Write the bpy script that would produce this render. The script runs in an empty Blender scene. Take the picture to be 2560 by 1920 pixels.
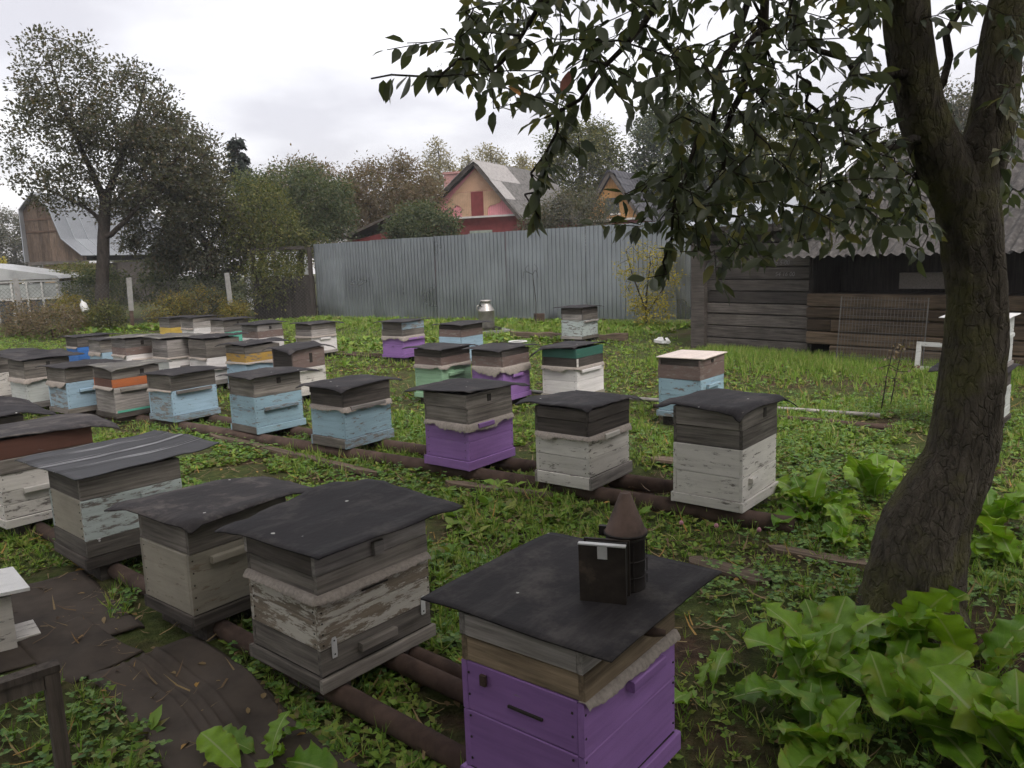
import bpy, math, random
import numpy as np
from mathutils import Matrix, Vector

sc = bpy.context.scene
COL = sc.collection
R = math.radians

# ------------------------------------------------------------------ camera, sky, sun, exposure
CAM_H, PITCH, ROLL = 1.8, R(9.2), R(2.0)
fwd = np.array([0, math.cos(PITCH), -math.sin(PITCH)]); rgt = np.array([1.0, 0, 0]); dwn = np.cross(fwd, rgt)
cx = math.cos(ROLL) * rgt + math.sin(ROLL) * dwn
cy = -math.sin(ROLL) * rgt + math.cos(ROLL) * dwn
camd = bpy.data.cameras.new('camera'); camd.sensor_width = 36; camd.lens = 36 * 1997 / 2560
camd.clip_start = 0.05; camd.clip_end = 900
camo = bpy.data.objects.new('camera', camd); COL.objects.link(camo)
M = Matrix.Identity(4)
for i in range(3):
    M[i][0] = cx[i]; M[i][1] = -cy[i]; M[i][2] = -fwd[i]
M[2][3] = CAM_H
camo.matrix_world = M
sc.camera = camo

SUN_EL, SUN_AZ = 55, 153          # brightest part of the overcast: behind the right shoulder
SKY_STRENGTH, CLOUD_STRENGTH = 0.05, 1.0
wd = bpy.data.worlds.new('World'); sc.world = wd; wd.use_nodes = True
nt = wd.node_tree; nt.nodes.clear()
out = nt.nodes.new('ShaderNodeOutputWorld')
sky = nt.nodes.new('ShaderNodeTexSky'); sky.sky_type = 'NISHITA'; sky.sun_disc = False; sky.air_density = 0.6; sky.dust_density = 5.0; sky.ozone_density = 0.5
sky.sun_elevation = R(SUN_EL); sky.sun_rotation = R(SUN_AZ)
b1 = nt.nodes.new('ShaderNodeBackground'); b1.inputs[1].default_value = SKY_STRENGTH
nt.links.new(sky.outputs[0], b1.inputs[0])
tc = nt.nodes.new('ShaderNodeTexCoord')
sp = nt.nodes.new('ShaderNodeSeparateXYZ'); nt.links.new(tc.outputs['Generated'], sp.inputs[0])
ad = nt.nodes.new('ShaderNodeMath'); ad.operation = 'ADD'; ad.inputs[1].default_value = 0.22
ab = nt.nodes.new('ShaderNodeMath'); ab.operation = 'ABSOLUTE'; nt.links.new(sp.outputs[2], ab.inputs[0]); nt.links.new(ab.outputs[0], ad.inputs[0])
dx = nt.nodes.new('ShaderNodeMath'); dx.operation = 'DIVIDE'; nt.links.new(sp.outputs[0], dx.inputs[0]); nt.links.new(ad.outputs[0], dx.inputs[1])
dy = nt.nodes.new('ShaderNodeMath'); dy.operation = 'DIVIDE'; nt.links.new(sp.outputs[1], dy.inputs[0]); nt.links.new(ad.outputs[0], dy.inputs[1])
cb = nt.nodes.new('ShaderNodeCombineXYZ'); nt.links.new(dx.outputs[0], cb.inputs[0]); nt.links.new(dy.outputs[0], cb.inputs[1])
cb.inputs[2].default_value = 11.2
nz = nt.nodes.new('ShaderNodeTexNoise'); nz.inputs['Scale'].default_value = 1.15; nz.inputs['Detail'].default_value = 6; nz.inputs['Roughness'].default_value = 0.5
nt.links.new(cb.outputs[0], nz.inputs[0])
rp = nt.nodes.new('ShaderNodeValToRGB'); nt.links.new(nz.outputs[0], rp.inputs[0])
rp.color_ramp.elements[0].position = 0.42; rp.color_ramp.elements[0].color = (0.545, 0.52, 0.525, 1)
rp.color_ramp.elements[1].position = 0.72; rp.color_ramp.elements[1].color = (0.97, 0.95, 0.93, 1)
b2 = nt.nodes.new('ShaderNodeBackground'); b2.inputs[1].default_value = CLOUD_STRENGTH
nt.links.new(rp.outputs[0], b2.inputs[0])
add = nt.nodes.new('ShaderNodeAddShader')
nt.links.new(b1.outputs[0], add.inputs[0]); nt.links.new(b2.outputs[0], add.inputs[1]); nt.links.new(add.outputs[0], out.inputs[0])

sund = bpy.data.lights.new('sun', 'SUN'); sund.energy = 1.5; sund.angle = R(25); sund.color = (1.0, 0.97, 0.93)
suno = bpy.data.objects.new('sun', sund); COL.objects.link(suno)
suno.rotation_euler = (R(90 - SUN_EL), 0, R(180 - SUN_AZ))
sc.view_settings.view_transform = 'Standard'; sc.view_settings.look = 'None'
sc.view_settings.exposure = 0.42; sc.view_settings.gamma = 1.0; sc.view_settings.use_curve_mapping = False
sc.cycles.max_bounces = 5; sc.cycles.diffuse_bounces = 3; sc.cycles.glossy_bounces = 2; sc.cycles.transmission_bounces = 3
sc.cycles.use_adaptive_sampling = True; sc.cycles.adaptive_threshold = 0.04
sc.cycles.use_denoising = True

# ------------------------------------------------------------------ helpers
rng = np.random.default_rng(11)
random.seed(4)

def new(name, mesh, mat=None, parent=None, loc=None, rot=None, kind=None, label=None, cat=None, group=None):
    o = bpy.data.objects.new(name, mesh); COL.objects.link(o)
    if mesh is not None and mat is not None and not mesh.materials: mesh.materials.append(mat)
    if parent is not None: o.parent = parent
    if loc is not None: o.location = loc
    if rot is not None: o.rotation_euler = rot
    if kind: o['kind'] = kind
    if label: o['label'] = label
    if cat: o['category'] = cat
    if group: o['group'] = group
    return o

def thing(name, label, cat, loc=(0, 0, 0), rz=0.0, group=None):
    return new(name, None, None, None, loc, (0, 0, rz), None, label, cat, group)

def me(name, v, f, smooth=False):
    m = bpy.data.meshes.new(name)
    m.from_pydata([tuple(map(float, p)) for p in v], [], [tuple(int(i) for i in q) for q in f]); m.update()
    if smooth: m.polygons.foreach_set('use_smooth', [True] * len(m.polygons))
    return m

def me_np(name, V, F, smooth=False):
    V = np.ascontiguousarray(V, np.float32); F = np.ascontiguousarray(F, np.int32); n, k = F.shape
    m = bpy.data.meshes.new(name)
    m.vertices.add(len(V)); m.vertices.foreach_set('co', V.ravel())
    m.loops.add(n * k); m.loops.foreach_set('vertex_index', F.ravel())
    m.polygons.add(n); m.polygons.foreach_set('loop_start', np.arange(0, n * k, k, dtype=np.int32))
    m.polygons.foreach_set('loop_total', np.full(n, k, np.int32))
    m.update(calc_edges=True)
    if smooth: m.polygons.foreach_set('use_smooth', np.ones(n, bool))
    return m

class MB:
    """collects shapes that become ONE mesh (one part)"""
    def __init__(s): s.v = []; s.f = []
    def add(s, v, f):
        b = len(s.v); s.v += [tuple(p) for p in v]; s.f += [tuple(i + b for i in q) for q in f]; return s
    def box(s, x0, x1, y0, y1, z0, z1, M=None):
        v = [(x0,y0,z0),(x1,y0,z0),(x1,y1,z0),(x0,y1,z0),(x0,y0,z1),(x1,y0,z1),(x1,y1,z1),(x0,y1,z1)]
        if M is not None: v = [tuple(M @ Vector(p)) for p in v]
        return s.add(v, [(0,3,2,1),(4,5,6,7),(0,1,5,4),(1,2,6,5),(2,3,7,6),(3,0,4,7)])
    def bar(s, a, b, w, h=None):
        h = h or w; a = Vector(a); b = Vector(b); d = (b - a); L = d.length; d.normalize()
        up = Vector((0,0,1)) if abs(d.z) < .95 else Vector((1,0,0)); x = d.cross(up).normalized(); y = x.cross(d)
        v = []
        for t in (a, b):
            for i, j in ((-1,-1),(1,-1),(1,1),(-1,1)): v.append(tuple(t + x*i*w/2 + y*j*h/2))
        return s.add(v, [(0,3,2,1),(4,5,6,7),(0,1,5,4),(1,2,6,5),(2,3,7,6),(3,0,4,7)])
    def tube(s, pts, rad, n=8, cap=True, jit=0.0):
        pts = [Vector(p) for p in pts]; rad = rad if isinstance(rad, (list, tuple)) else [rad]*len(pts)
        v = []; f = []
        for i, p in enumerate(pts):
            d = (pts[min(i+1,len(pts)-1)] - pts[max(i-1,0)]).normalized()
            up = Vector((0,0,1)) if abs(d.z) < .9 else Vector((0,1,0)); x = d.cross(up).normalized(); y = x.cross(d)
            for k in range(n):
                a = 2*math.pi*k/n; r = rad[i]*(1+random.uniform(-jit,jit))
                v.append(tuple(p + (x*math.cos(a)+y*math.sin(a))*r))
        for i in range(len(pts)-1):
            for k in range(n):
                f.append((i*n+k, i*n+(k+1)%n, (i+1)*n+(k+1)%n, (i+1)*n+k))
        if cap:
            f.append(tuple(range(n))[::-1]); f.append(tuple((len(pts)-1)*n+k for k in range(n)))
        return s.add(v, f)
    def lathe(s, prof, n=20, c=(0,0,0)):
        v = []; f = []
        for r, z in prof:
            for k in range(n):
                a = 2*math.pi*k/n; v.append((c[0]+r*math.cos(a), c[1]+r*math.sin(a), c[2]+z))
        for i in range(len(prof)-1):
            for k in range(n): f.append((i*n+k, i*n+(k+1)%n, (i+1)*n+(k+1)%n, (i+1)*n+k))
        f.append(tuple(range(n))[::-1]); f.append(tuple((len(prof)-1)*n+k for k in range(n)))
        return s.add(v, f)
    def prism(s, poly, y0, y1):
        n = len(poly); v = [(x, y0, z) for x, z in poly] + [(x, y1, z) for x, z in poly]
        f = [tuple(range(n)), tuple(range(2*n-1, n-1, -1))]
        for i in range(n): f.append((i, i+n, (i+1) % n + n, (i+1) % n))
        return s.add(v, f)
    def build(s, name, mat, parent=None, smooth=False, **k):
        return new(name, me(name, s.v, s.f, smooth), mat, parent, **k)

# ------------------------------------------------------------------ materials
class NT:
    def __init__(s, name, rough=0.8, metal=0.0, spec=0.3):
        s.m = bpy.data.materials.new(name); s.m.use_nodes = True; s.t = s.m.node_tree
        s.b = s.t.nodes['Principled BSDF']; s.o = s.t.nodes['Material Output']
        s.b.inputs['Roughness'].default_value = rough; s.b.inputs['Metallic'].default_value = metal
        s.b.inputs['Specular IOR Level'].default_value = spec
    def n(s, typ, **kw):
        x = s.t.nodes.new(typ)
        for k, v in kw.items():
            if k.startswith('_'): setattr(x, k[1:], v)
            else:
                key = int(k[1:]) if k[0] == 'i' and k[1:].isdigit() else k.replace('__', ' ')
                if isinstance(v, bpy.types.NodeSocket): s.t.links.new(v, x.inputs[key])
                else: x.inputs[key].default_value = v
        return x
    def link(s, a, b): s.t.links.new(a, b)
    def coords(s, scale=(1,1,1), which='Object', rand=True):
        tc = s.n('ShaderNodeTexCoord'); v = tc.outputs[which]
        if rand:
            oi = s.n('ShaderNodeObjectInfo'); mu = s.n('ShaderNodeMath', _operation='MULTIPLY', i0=oi.outputs['Random'], i1=37.0)
            v = s.n('ShaderNodeVectorMath', _operation='ADD', i0=v, i1=mu.outputs[0]).outputs[0]
        return s.n('ShaderNodeVectorMath', _operation='MULTIPLY', i0=v, i1=scale).outputs[0]
    def noise(s, vec, scale=1.0, detail=5.0, rough=0.6):
        return s.n('ShaderNodeTexNoise', Vector=vec, Scale=scale, Detail=detail, Roughness=rough).outputs['Fac']
    def ramp(s, fac, stops):
        r = s.n('ShaderNodeValToRGB', Fac=fac); e = r.color_ramp.elements
        while len(e) < len(stops): e.new(0.5)
        for q, (p, c) in zip(e, stops):
            q.position = p; q.color = (*c, 1) if isinstance(c, (tuple, list)) else (c, c, c, 1)
        return r.outputs['Color']
    def mix(s, fac, a, b, mode='MIX'):
        x = s.t.nodes.new('ShaderNodeMix'); x.data_type = 'RGBA'; x.blend_type = mode
        for sock, v in ((x.inputs[0], fac), (x.inputs[6], a), (x.inputs[7], b)):
            if isinstance(v, bpy.types.NodeSocket): s.t.links.new(v, sock)
            elif sock.type == 'VALUE': sock.default_value = v
            else: sock.default_value = (*v, 1) if len(v) == 3 else v
        return x.outputs[2]
    def bump(s, h, strength=0.3, dist=0.01):
        b = s.n('ShaderNodeBump', Strength=strength, Distance=dist, Height=h); s.link(b.outputs[0], s.b.inputs['Normal']); return b
    def color(s, c): s.link(c, s.b.inputs['Base Color']); return s.m

def objrand(N, lo, hi):
    oi = N.n('ShaderNodeObjectInfo')
    mr = N.n('ShaderNodeMapRange', Value=oi.outputs['Random']); mr.inputs[3].default_value = lo; mr.inputs[4].default_value = hi
    return mr.outputs[0]

def shade(c, k): return tuple(max(0.0, x*k) for x in c)

def wood(name, c, contrast=0.55, rough=0.85, axis='x', var=(0.62, 1.28)):
    N = NT(name, rough, 0, 0.2)
    sc_ = {'x': (2.2, 45, 45), 'z': (45, 45, 2.2), 'y': (45, 2.2, 45)}[axis]
    g = N.noise(N.coords(sc_), 1.0, 6, 0.65)
    big = N.noise(N.coords((3, 3, 3)), 1.0, 4, 0.6)
    col = N.ramp(g, [(0.28, shade(c, contrast*.7)), (0.5, c), (0.72, shade(c, 1.6))])
    col = N.mix(0.55, col, N.ramp(big, [(0.3, (0.45, 0.43, 0.42)), (0.65, (1, 1, 1))]), 'MULTIPLY')
    v = objrand(N, *var); cc = N.n('ShaderNodeCombineColor', i0=v, i1=v, i2=v).outputs[0]
    col = N.mix(1.0, col, cc, 'MULTIPLY')
    N.bump(g, 0.5, 0.004); return N.color(col)

def paint(name, c, wear=0.42, under=(0.17, 0.155, 0.14), rough=0.62, grime=0.35):
    N = NT(name, rough, 0, 0.3)
    g = N.noise(N.coords((2.2, 45, 45)), 1.0, 6, 0.65)
    wd_ = N.ramp(g, [(0.25, shade(under, .5)), (0.5, under), (0.75, shade(under, 1.4))])
    pe = N.noise(N.coords((7, 30, 30)), 1.0, 9, 0.74)
    mask = N.ramp(pe, [(max(wear-0.03, 0), 1.0), (wear+0.02, 0.0)])
    fd = N.noise(N.coords((2.5, 4, 4)), 1.3, 4, 0.6)
    pc = N.mix(N.ramp(fd, [(0.3, grime), (0.7, 0.0)]), c, shade(c, 0.5))
    st = N.noise(N.coords((1.5, 30, 30)), 1.0, 4, 0.7)
    pc = N.mix(0.5, pc, N.ramp(st, [(0.3, (0.62, 0.61, 0.6)), (0.55, (1, 1, 1))]), 'MULTIPLY')
    col = N.mix(mask, pc, wd_)
    v = objrand(N, 0.86, 1.08); cc = N.n('ShaderNodeCombineColor', i0=v, i1=v, i2=v).outputs[0]
    col = N.mix(1.0, col, cc, 'MULTIPLY')
    h = N.n('ShaderNodeMath', _operation='SUBTRACT', i0=g, i1=mask).outputs[0]
    N.bump(h, 0.35, 0.003); return N.color(col)

def plain(name, c, rough=0.8, metal=0.0, spec=0.3, var=0.35, scale=6.0, bump=0.15, which='Object', c2=None, rand=True):
    N = NT(name, rough, metal, spec)
    n1 = N.noise(N.coords((scale,)*3, which, rand), 1.0, 6, 0.62)
    col = N.ramp(n1, [(0.3, shade(c, 1-var)), (0.55, c), (0.8, c2 or shade(c, 1+var*.6))])
    N.bump(n1, bump, 0.01); return N.color(col)

def leafmat(name, cols, trans=0.35, rough=0.55, spec=0.25):
    """colour varies from leaf to leaf (each leaf is its own island)"""
    N = NT(name, rough, 0, spec)
    ge = N.n('ShaderNodeNewGeometry')
    k = len(cols); col = N.ramp(ge.outputs['Random Per Island'], [((i+0.5)/k, c) for i, c in enumerate(cols)])
    N.link(col, N.b.inputs['Base Color'])
    tr = N.n('ShaderNodeBsdfTranslucent'); N.link(N.mix(1.0, col, (1.0, 1.0, 0.55), 'MULTIPLY'), tr.inputs[0])
    mx = N.n('ShaderNodeMixShader', Fac=trans, i1=N.b.outputs[0], i2=tr.outputs[0])
    N.link(mx.outputs[0], N.o.inputs[0]); return N.m

M_ = {}
M_['grey'] = wood('weathered_grey_wood', (0.175, 0.158, 0.14))
M_['lightgrey'] = wood('pale_grey_wood', (0.27, 0.25, 0.235))
M_['dark'] = wood('dark_grey_wood', (0.085, 0.074, 0.066))
M_['brown'] = wood('brown_wood', (0.13, 0.085, 0.06))
M_['tan'] = wood('tan_wood', (0.24, 0.185, 0.125))
M_['core'] = plain('shadow_gap_wood', (0.03, 0.026, 0.022), 0.9)
M_['white'] = paint('worn_white_paint', (0.64, 0.61, 0.57), 0.415)
M_['cleanwhite'] = paint('clean_white_paint', (0.74, 0.71, 0.70), 0.30)
M_['peelwhite'] = paint('peeling_white_paint', (0.55, 0.52, 0.46), 0.50, (0.20, 0.165, 0.125))
M_['beige'] = paint('beige_paint', (0.36, 0.33, 0.27), 0.40, (0.2, 0.16, 0.12), grime=0.6)
M_['greywhite'] = paint('grey_white_paint', (0.50, 0.52, 0.50), 0.38)
M_['blue'] = paint('sky_blue_paint', (0.30, 0.44, 0.52), 0.42)
M_['brightblue'] = paint('pale_blue_paint', (0.36, 0.51, 0.63), 0.39)
M_['fadedblue'] = paint('faded_blue_paint', (0.25, 0.34, 0.40), 0.48)
M_['icewhite'] = paint('icy_blue_paint', (0.47, 0.53, 0.52), 0.455)
M_['deepblue'] = paint('deep_blue_paint', (0.05, 0.17, 0.48), 0.34)
M_['purple'] = paint('purple_paint', (0.30, 0.16, 0.42), 0.34, (0.2, 0.16, 0.2))
M_['mint'] = paint('mint_green_paint', (0.31, 0.50, 0.33), 0.34)
M_['teal'] = paint('teal_paint', (0.13, 0.45, 0.34), 0.34)
M_['darkgreen'] = paint('dark_green_paint', (0.04, 0.13, 0.10), 0.36)
M_['yellow'] = paint('yellow_paint', (0.60, 0.42, 0.09), 0.38)
M_['ochre'] = paint('ochre_paint', (0.42, 0.26, 0.06), 0.46)
M_['orange'] = paint('orange_paint', (0.46, 0.14, 0.05), 0.38)
M_['redbrown'] = paint('red_brown_paint', (0.12, 0.055, 0.04), 0.36)
M_['maroon'] = paint('brown_lid_paint', (0.19, 0.135, 0.12), 0.44, (0.22, 0.19, 0.17))
M_['palelid'] = paint('pale_plywood', (0.60, 0.52, 0.47), 0.33, (0.4, 0.33, 0.28))
M_['burlap'] = plain('burlap', (0.30, 0.265, 0.235), 0.95, var=0.3, scale=60, bump=0.4)
M_['hole'] = plain('dark_slot', (0.012, 0.011, 0.010), 0.9)

def rubber(name, c, dust):
    N = NT(name, 0.6, 0, 0.16)
    n1 = N.noise(N.coords((4.2, 4.2, 4.2)), 1.0, 8, 0.72)
    n0 = N.noise(N.coords((1.6, 9, 1.6)), 1.0, 6, 0.7)
    col = N.ramp(n1, [(0.34, shade(c, .75)), (0.52, shade(c, 1.5)), (0.68, dust)])
    col = N.mix(N.ramp(n0, [(.52, .0), (.70, .55)]), col, dust)
    vo = N.n('ShaderNodeTexVoronoi', Vector=N.coords((6, 6, 6)), Scale=1.0)
    pr = N.noise(N.coords((60, 60, 60)), 1.0, 2, 0.5)
    dd = N.n('ShaderNodeMath', _operation='MULTIPLY_ADD', i0=pr, i1=0.06, i2=vo.outputs['Distance'])
    sp_ = N.ramp(dd.outputs[0], [(0.074, 1.0), (0.084, 0.0)])
    col = N.mix(sp_, col, (0.5, 0.5, 0.47))
    N.link(N.ramp(n1, [(0.3, 0.6), (0.7, 0.88)]), N.b.inputs['Roughness'])
    N.bump(N.n('ShaderNodeMath', _operation='ADD', i0=N.noise(N.coords((26, 26, 26)), 1.0, 5, 0.6), i1=n0).outputs[0], 0.35, 0.008)
    return N.color(col)
M_['rubber'] = rubber('black_rubber_sheet', (0.017, 0.0155, 0.017), (0.075, 0.069, 0.067))
M_['rubberdust'] = rubber('dusty_rubber_sheet', (0.03, 0.027, 0.028), (0.14, 0.125, 0.115))
M_['rust'] = plain('rusty_pipe', (0.085, 0.056, 0.044), 0.9, 0.05, 0.3, 0.5, 9, 0.3)
M_['steelpipe'] = plain('grey_steel_pipe', (0.30, 0.28, 0.26), 0.55, 0.5, 0.4, 0.4, 12)
M_['rubbermat'] = plain('worn_conveyor_rubber', (0.06, 0.047, 0.037), 0.85, var=0.45, scale=5)

# ------------------------------------------------------------------ numpy value noise
_G = np.random.default_rng(3).random((256, 256))
def vnoise(x, y, s):
    x = np.asarray(x)*s + 71.3; y = np.asarray(y)*s + 39.7
    xi = np.floor(x).astype(int); yi = np.floor(y).astype(int); fx = x-xi; fy = y-yi
    fx = fx*fx*(3-2*fx); fy = fy*fy*(3-2*fy)
    g = lambda a, b: _G[a % 256, b % 256]
    return (g(xi,yi)*(1-fx)+g(xi+1,yi)*fx)*(1-fy) + (g(xi,yi+1)*(1-fx)+g(xi+1,yi+1)*fx)*fy
def fbm(x, y, s): return vnoise(x,y,s)*.5 + vnoise(x,y,s*2.1)*.3 + vnoise(x,y,s*4.3)*.2

def ground_z(x, y):
    near = np.exp(-np.maximum(np.hypot(x, y)-26, 0)/10)
    return (fbm(x, y, 0.8)-0.5)*0.07*near + (vnoise(x, y, 5)-0.5)*0.025*near

# ------------------------------------------------------------------ ground sheet
def axis(n, lim, p): t = np.linspace(-1, 1, n); return np.sign(t)*np.abs(t)**p*lim
gx = axis(171, 110, 2.3); gy = axis(171, 110, 2.3)+8
X, Y = np.meshgrid(gx, gy); Z = ground_z(X, Y)
V = np.stack([X, Y, Z], -1).reshape(-1, 3); n = 171
idx = np.arange(n*n).reshape(n, n)
F = np.stack([idx[:-1,:-1], idx[:-1,1:], idx[1:,1:], idx[1:,:-1]], -1).reshape(-1, 4)
N = NT('soil_and_turf', 0.95, 0, 0.15)
co = N.coords((1,1,1), 'Object', False)
n1 = N.noise(co, 1.1, 6, 0.65); n2 = N.noise(co, 16, 6, 0.7); n3 = N.noise(co, 90, 3, 0.6)
soil = N.ramp(n2, [(0.3, (0.03, 0.02, 0.014)), (0.55, (0.08, 0.05, 0.033)), (0.8, (0.15, 0.10, 0.062))])
turf = N.ramp(n2, [(0.3, (0.03, 0.042, 0.012)), (0.55, (0.07, 0.09, 0.025)), (0.8, (0.13, 0.14, 0.05))])
col = N.mix(N.ramp(n1, [(0.38, 0.0), (0.54, 1.0)]), soil, turf)
hh = N.n('ShaderNodeMath', _operation='ADD', i0=n2, i1=n3).outputs[0]; N.bump(hh, 0.8, 0.03)
new('ground', me_np('ground', V, F, True), N.color(col), kind='structure')

# ------------------------------------------------------------------ leaves in bulk
LEAF2 = (np.array([(0,0,0),(.3,.5,.08),(0,1,-.08),(-.3,.5,.08)], float), np.array([(0,1,2),(0,2,3)]))
LEAF4 = (np.array([(0,0,0),(.3,.5,.06),(-.3,.5,.06),(0,.5,-.02),(0,1,-.1)], float), np.array([(0,1,3),(0,3,2),(1,4,3),(3,4,2)]))
LEAF8 = (np.array([(0,0,0),(.20,.22,.05),(0,.25,0),(-.20,.22,.05),(.23,.58,.04),(0,.6,-.03),(-.23,.58,.04),(0,1.05,-.16)], float),
         np.array([(0,1,2),(0,2,3),(1,4,5),(1,5,2),(2,5,6),(2,6,3),(4,7,5),(5,7,6)]))
ROUND = (np.array([(0,0,0),(.34,.25,.05),(.42,.62,.08),(0,.55,-.02),(-.34,.25,.05),(-.42,.62,.08),(0,1,0)], float),
         np.array([(0,1,3),(1,2,3),(2,6,3),(0,3,4),(4,3,5),(5,3,6)]))
BLADE = (np.array([(-.035,0,0),(.035,0,0),(.03,.5,.06),(-.03,.5,.06),(0,1,.3)], float), np.array([(0,1,2),(0,2,3),(3,2,4)]))

def unit(v): return v/np.maximum(np.linalg.norm(v, axis=-1, keepdims=True), 1e-9)
def frames(d, up):
    """columns x (side), y (leaf axis), z (leaf normal)"""
    y = unit(d); x = unit(np.cross(y, up)+1e-6); z = np.cross(x, y)
    return np.stack([x, y, z], -1)
def bulk(tmpl, pos, Fr, size):
    T, K = tmpl
    V = np.einsum('nij,kj->nki', Fr, T)*np.asarray(size).reshape(-1, 1, 1) + pos[:, None, :]
    F = K[None] + (np.arange(len(pos))*len(T))[:, None, None]
    return V.reshape(-1, 3), F.reshape(-1, 3)
def cat(parts):
    Vs = []; Fs = []; b = 0
    for v, f in parts: Vs.append(v); Fs.append(f+b); b += len(v)
    return np.concatenate(Vs), np.concatenate(Fs)

# ------------------------------------------------------------------ ground cover (stuff)
MATS = [((-1.75, 3.5), (-0.55, 2.2), .30), ((-2.75, 4.3), (-2.2, 3.6), .40), ((-2.3, 3.75), (-1.85, 3.35), .2)]
def matmask(x, y):
    keep = np.ones(len(x), bool)
    for a, b, w in MATS:
        a = np.array(a); b = np.array(b); d = b-a; L2 = (d**2).sum()
        t = np.clip(((x-a[0])*d[0]+(y-a[1])*d[1])/L2, 0, 1)
        keep &= np.hypot(x-a[0]-t*d[0], y-a[1]-t*d[1]) > w*(0.35+0.9*vnoise(x, y, 3))
    return keep
def scatter(n, y0, y1, k=1.0):
    u = rng.random(n); y = np.sqrt(y0**2+(y1**2-y0**2)*u) if k == 1 else y0*(y1/y0)**u
    x = (rng.random(n)*2-1)*(0.70*y+0.5)
    return x, y
def weeds(n, y0, y1, smin, smax, thr, leaves, tilt, tmpl, k=1, sd=0):
    x, y = scatter(n, y0, y1, k)
    lush = fbm(x+sd, y, 0.55)
    keep = (lush > thr + (rng.random(n)-.5)*.18) & matmask(x, y)
    keep &= ~((y > 14.75-(x-3.46)*1.1+.3) & (x > 3.3))
    keep &= (y > 9) | (vnoise(x+31, y+17, 1.15)*.7+vnoise(x, y, 3.1)*.3 > .34)
    x, y = x[keep], y[keep]; m = len(x)
    z = ground_z(x, y); s = rng.uniform(smin, smax, m)*(0.6+0.8*fbm(x+9, y-4, 0.9))
    P = []; D = []; S = []
    a0 = rng.random(m)*6.283
    for j in range(leaves):
        a = a0 + j*2.4 + rng.normal(0, .3, m); el = rng.uniform(tilt[0], tilt[1], m)
        D.append(np.stack([np.cos(a)*np.cos(el), np.sin(a)*np.cos(el), np.sin(el)], -1))
        P.append(np.stack([x, y, z+rng.uniform(0, .3, m)*s], -1)); S.append(s*rng.uniform(.6, 1.15, m))
    D = np.concatenate(D); P = np.concatenate(P); S = np.concatenate(S)
    up = np.tile([0, 0, 1.0], (len(D), 1))+rng.normal(0, .35, (len(D), 3))
    return bulk(tmpl, P, frames(D, up), S)
def clover(n, y0, y1, smin, smax, thr, zmax, sd):
    tmpl = ROUND if y0 < 5 else LEAF4
    x, y = scatter(n, y0, y1); keep = (fbm(x+sd, y+sd, 0.7) > thr+(rng.random(n)-.5)*.1) & matmask(x, y)
    keep &= ~((y > 14.75-(x-3.46)*1.1+.3) & (x > 3.3))
    keep &= (y > 9) | (vnoise(x+31, y+17, 1.15)*.7+vnoise(x, y, 3.1)*.3 > .36)
    x, y = x[keep], y[keep]; m = len(x); z = ground_z(x, y)+rng.uniform(.01, zmax, m); s = rng.uniform(smin, smax, m)
    P = []; D = []; a0 = rng.random(m)*6.283
    for j in range(3):
        a = a0+j*2.094; D.append(np.stack([np.cos(a), np.sin(a), rng.uniform(-.25, .3, m)], -1)); P.append(np.stack([x, y, z], -1))
    D = np.concatenate(D); P = np.concatenate(P); S = np.tile(s, 3)
    up = np.tile([0, 0, 1.0], (len(D), 1))+rng.normal(0, .2, (len(D), 3))
    return bulk(tmpl, P, frames(D, up), S)

G1 = leafmat('weed_leaves', [(0.09,0.175,0.03), (0.135,0.245,0.038), (0.19,0.31,0.05), (0.25,0.36,0.06), (0.27,0.30,0.07), (0.12,0.20,0.035), (0.19,0.17,0.065)], .3)
G2 = leafmat('clover_leaves', [(0.075,0.16,0.045), (0.11,0.21,0.05), (0.15,0.26,0.06), (0.19,0.29,0.09)], .3)
G3 = leafmat('grass_blades', [(0.12,0.22,0.032), (0.17,0.30,0.042), (0.23,0.36,0.06), (0.36,0.37,0.13)], .3)
G4 = leafmat('dry_straw_and_dead_leaves', [(0.22,0.16,0.08), (0.13,0.08,0.04), (0.30,0.22,0.10), (0.07,0.045,0.03), (0.34,0.2,0.05)], .15)
parts = [weeds(15000, 2.2, 5.2, .022, .05, .44, 5, (.1, .8), LEAF4), weeds(17000, 5, 8.5, .028, .055, .42, 5, (.1, .8), LEAF2), weeds(40000, 7, 26, .035, .07, .34, 5, (.1, .9), LEAF2, sd=3),
         weeds(420, 2.2, 7, .07, .12, .56, 6, (.2, .8), LEAF8, sd=7)]
v, f = cat(parts); new('weeds', me_np('weeds', v, f), G1, kind='stuff', label='low broad leaved weeds covering the apiary ground', cat='weeds')
parts = [clover(26000, 2.2, 9, .014, .030, .42, .07, 5), clover(12000, 8, 24, .03, .055, .44, .08, 8)]
v, f = cat(parts); new('clover', me_np('clover', v, f), G2, kind='stuff', label='small leaved clover patches between the hives', cat='clover')
parts = [weeds(12000, 2.2, 9, .04, .11, .46, 5, (.5, 1.45), BLADE, sd=13), weeds(11000, 8, 26, .06, .13, .43, 6, (.6, 1.5), BLADE, sd=17)]
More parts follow.
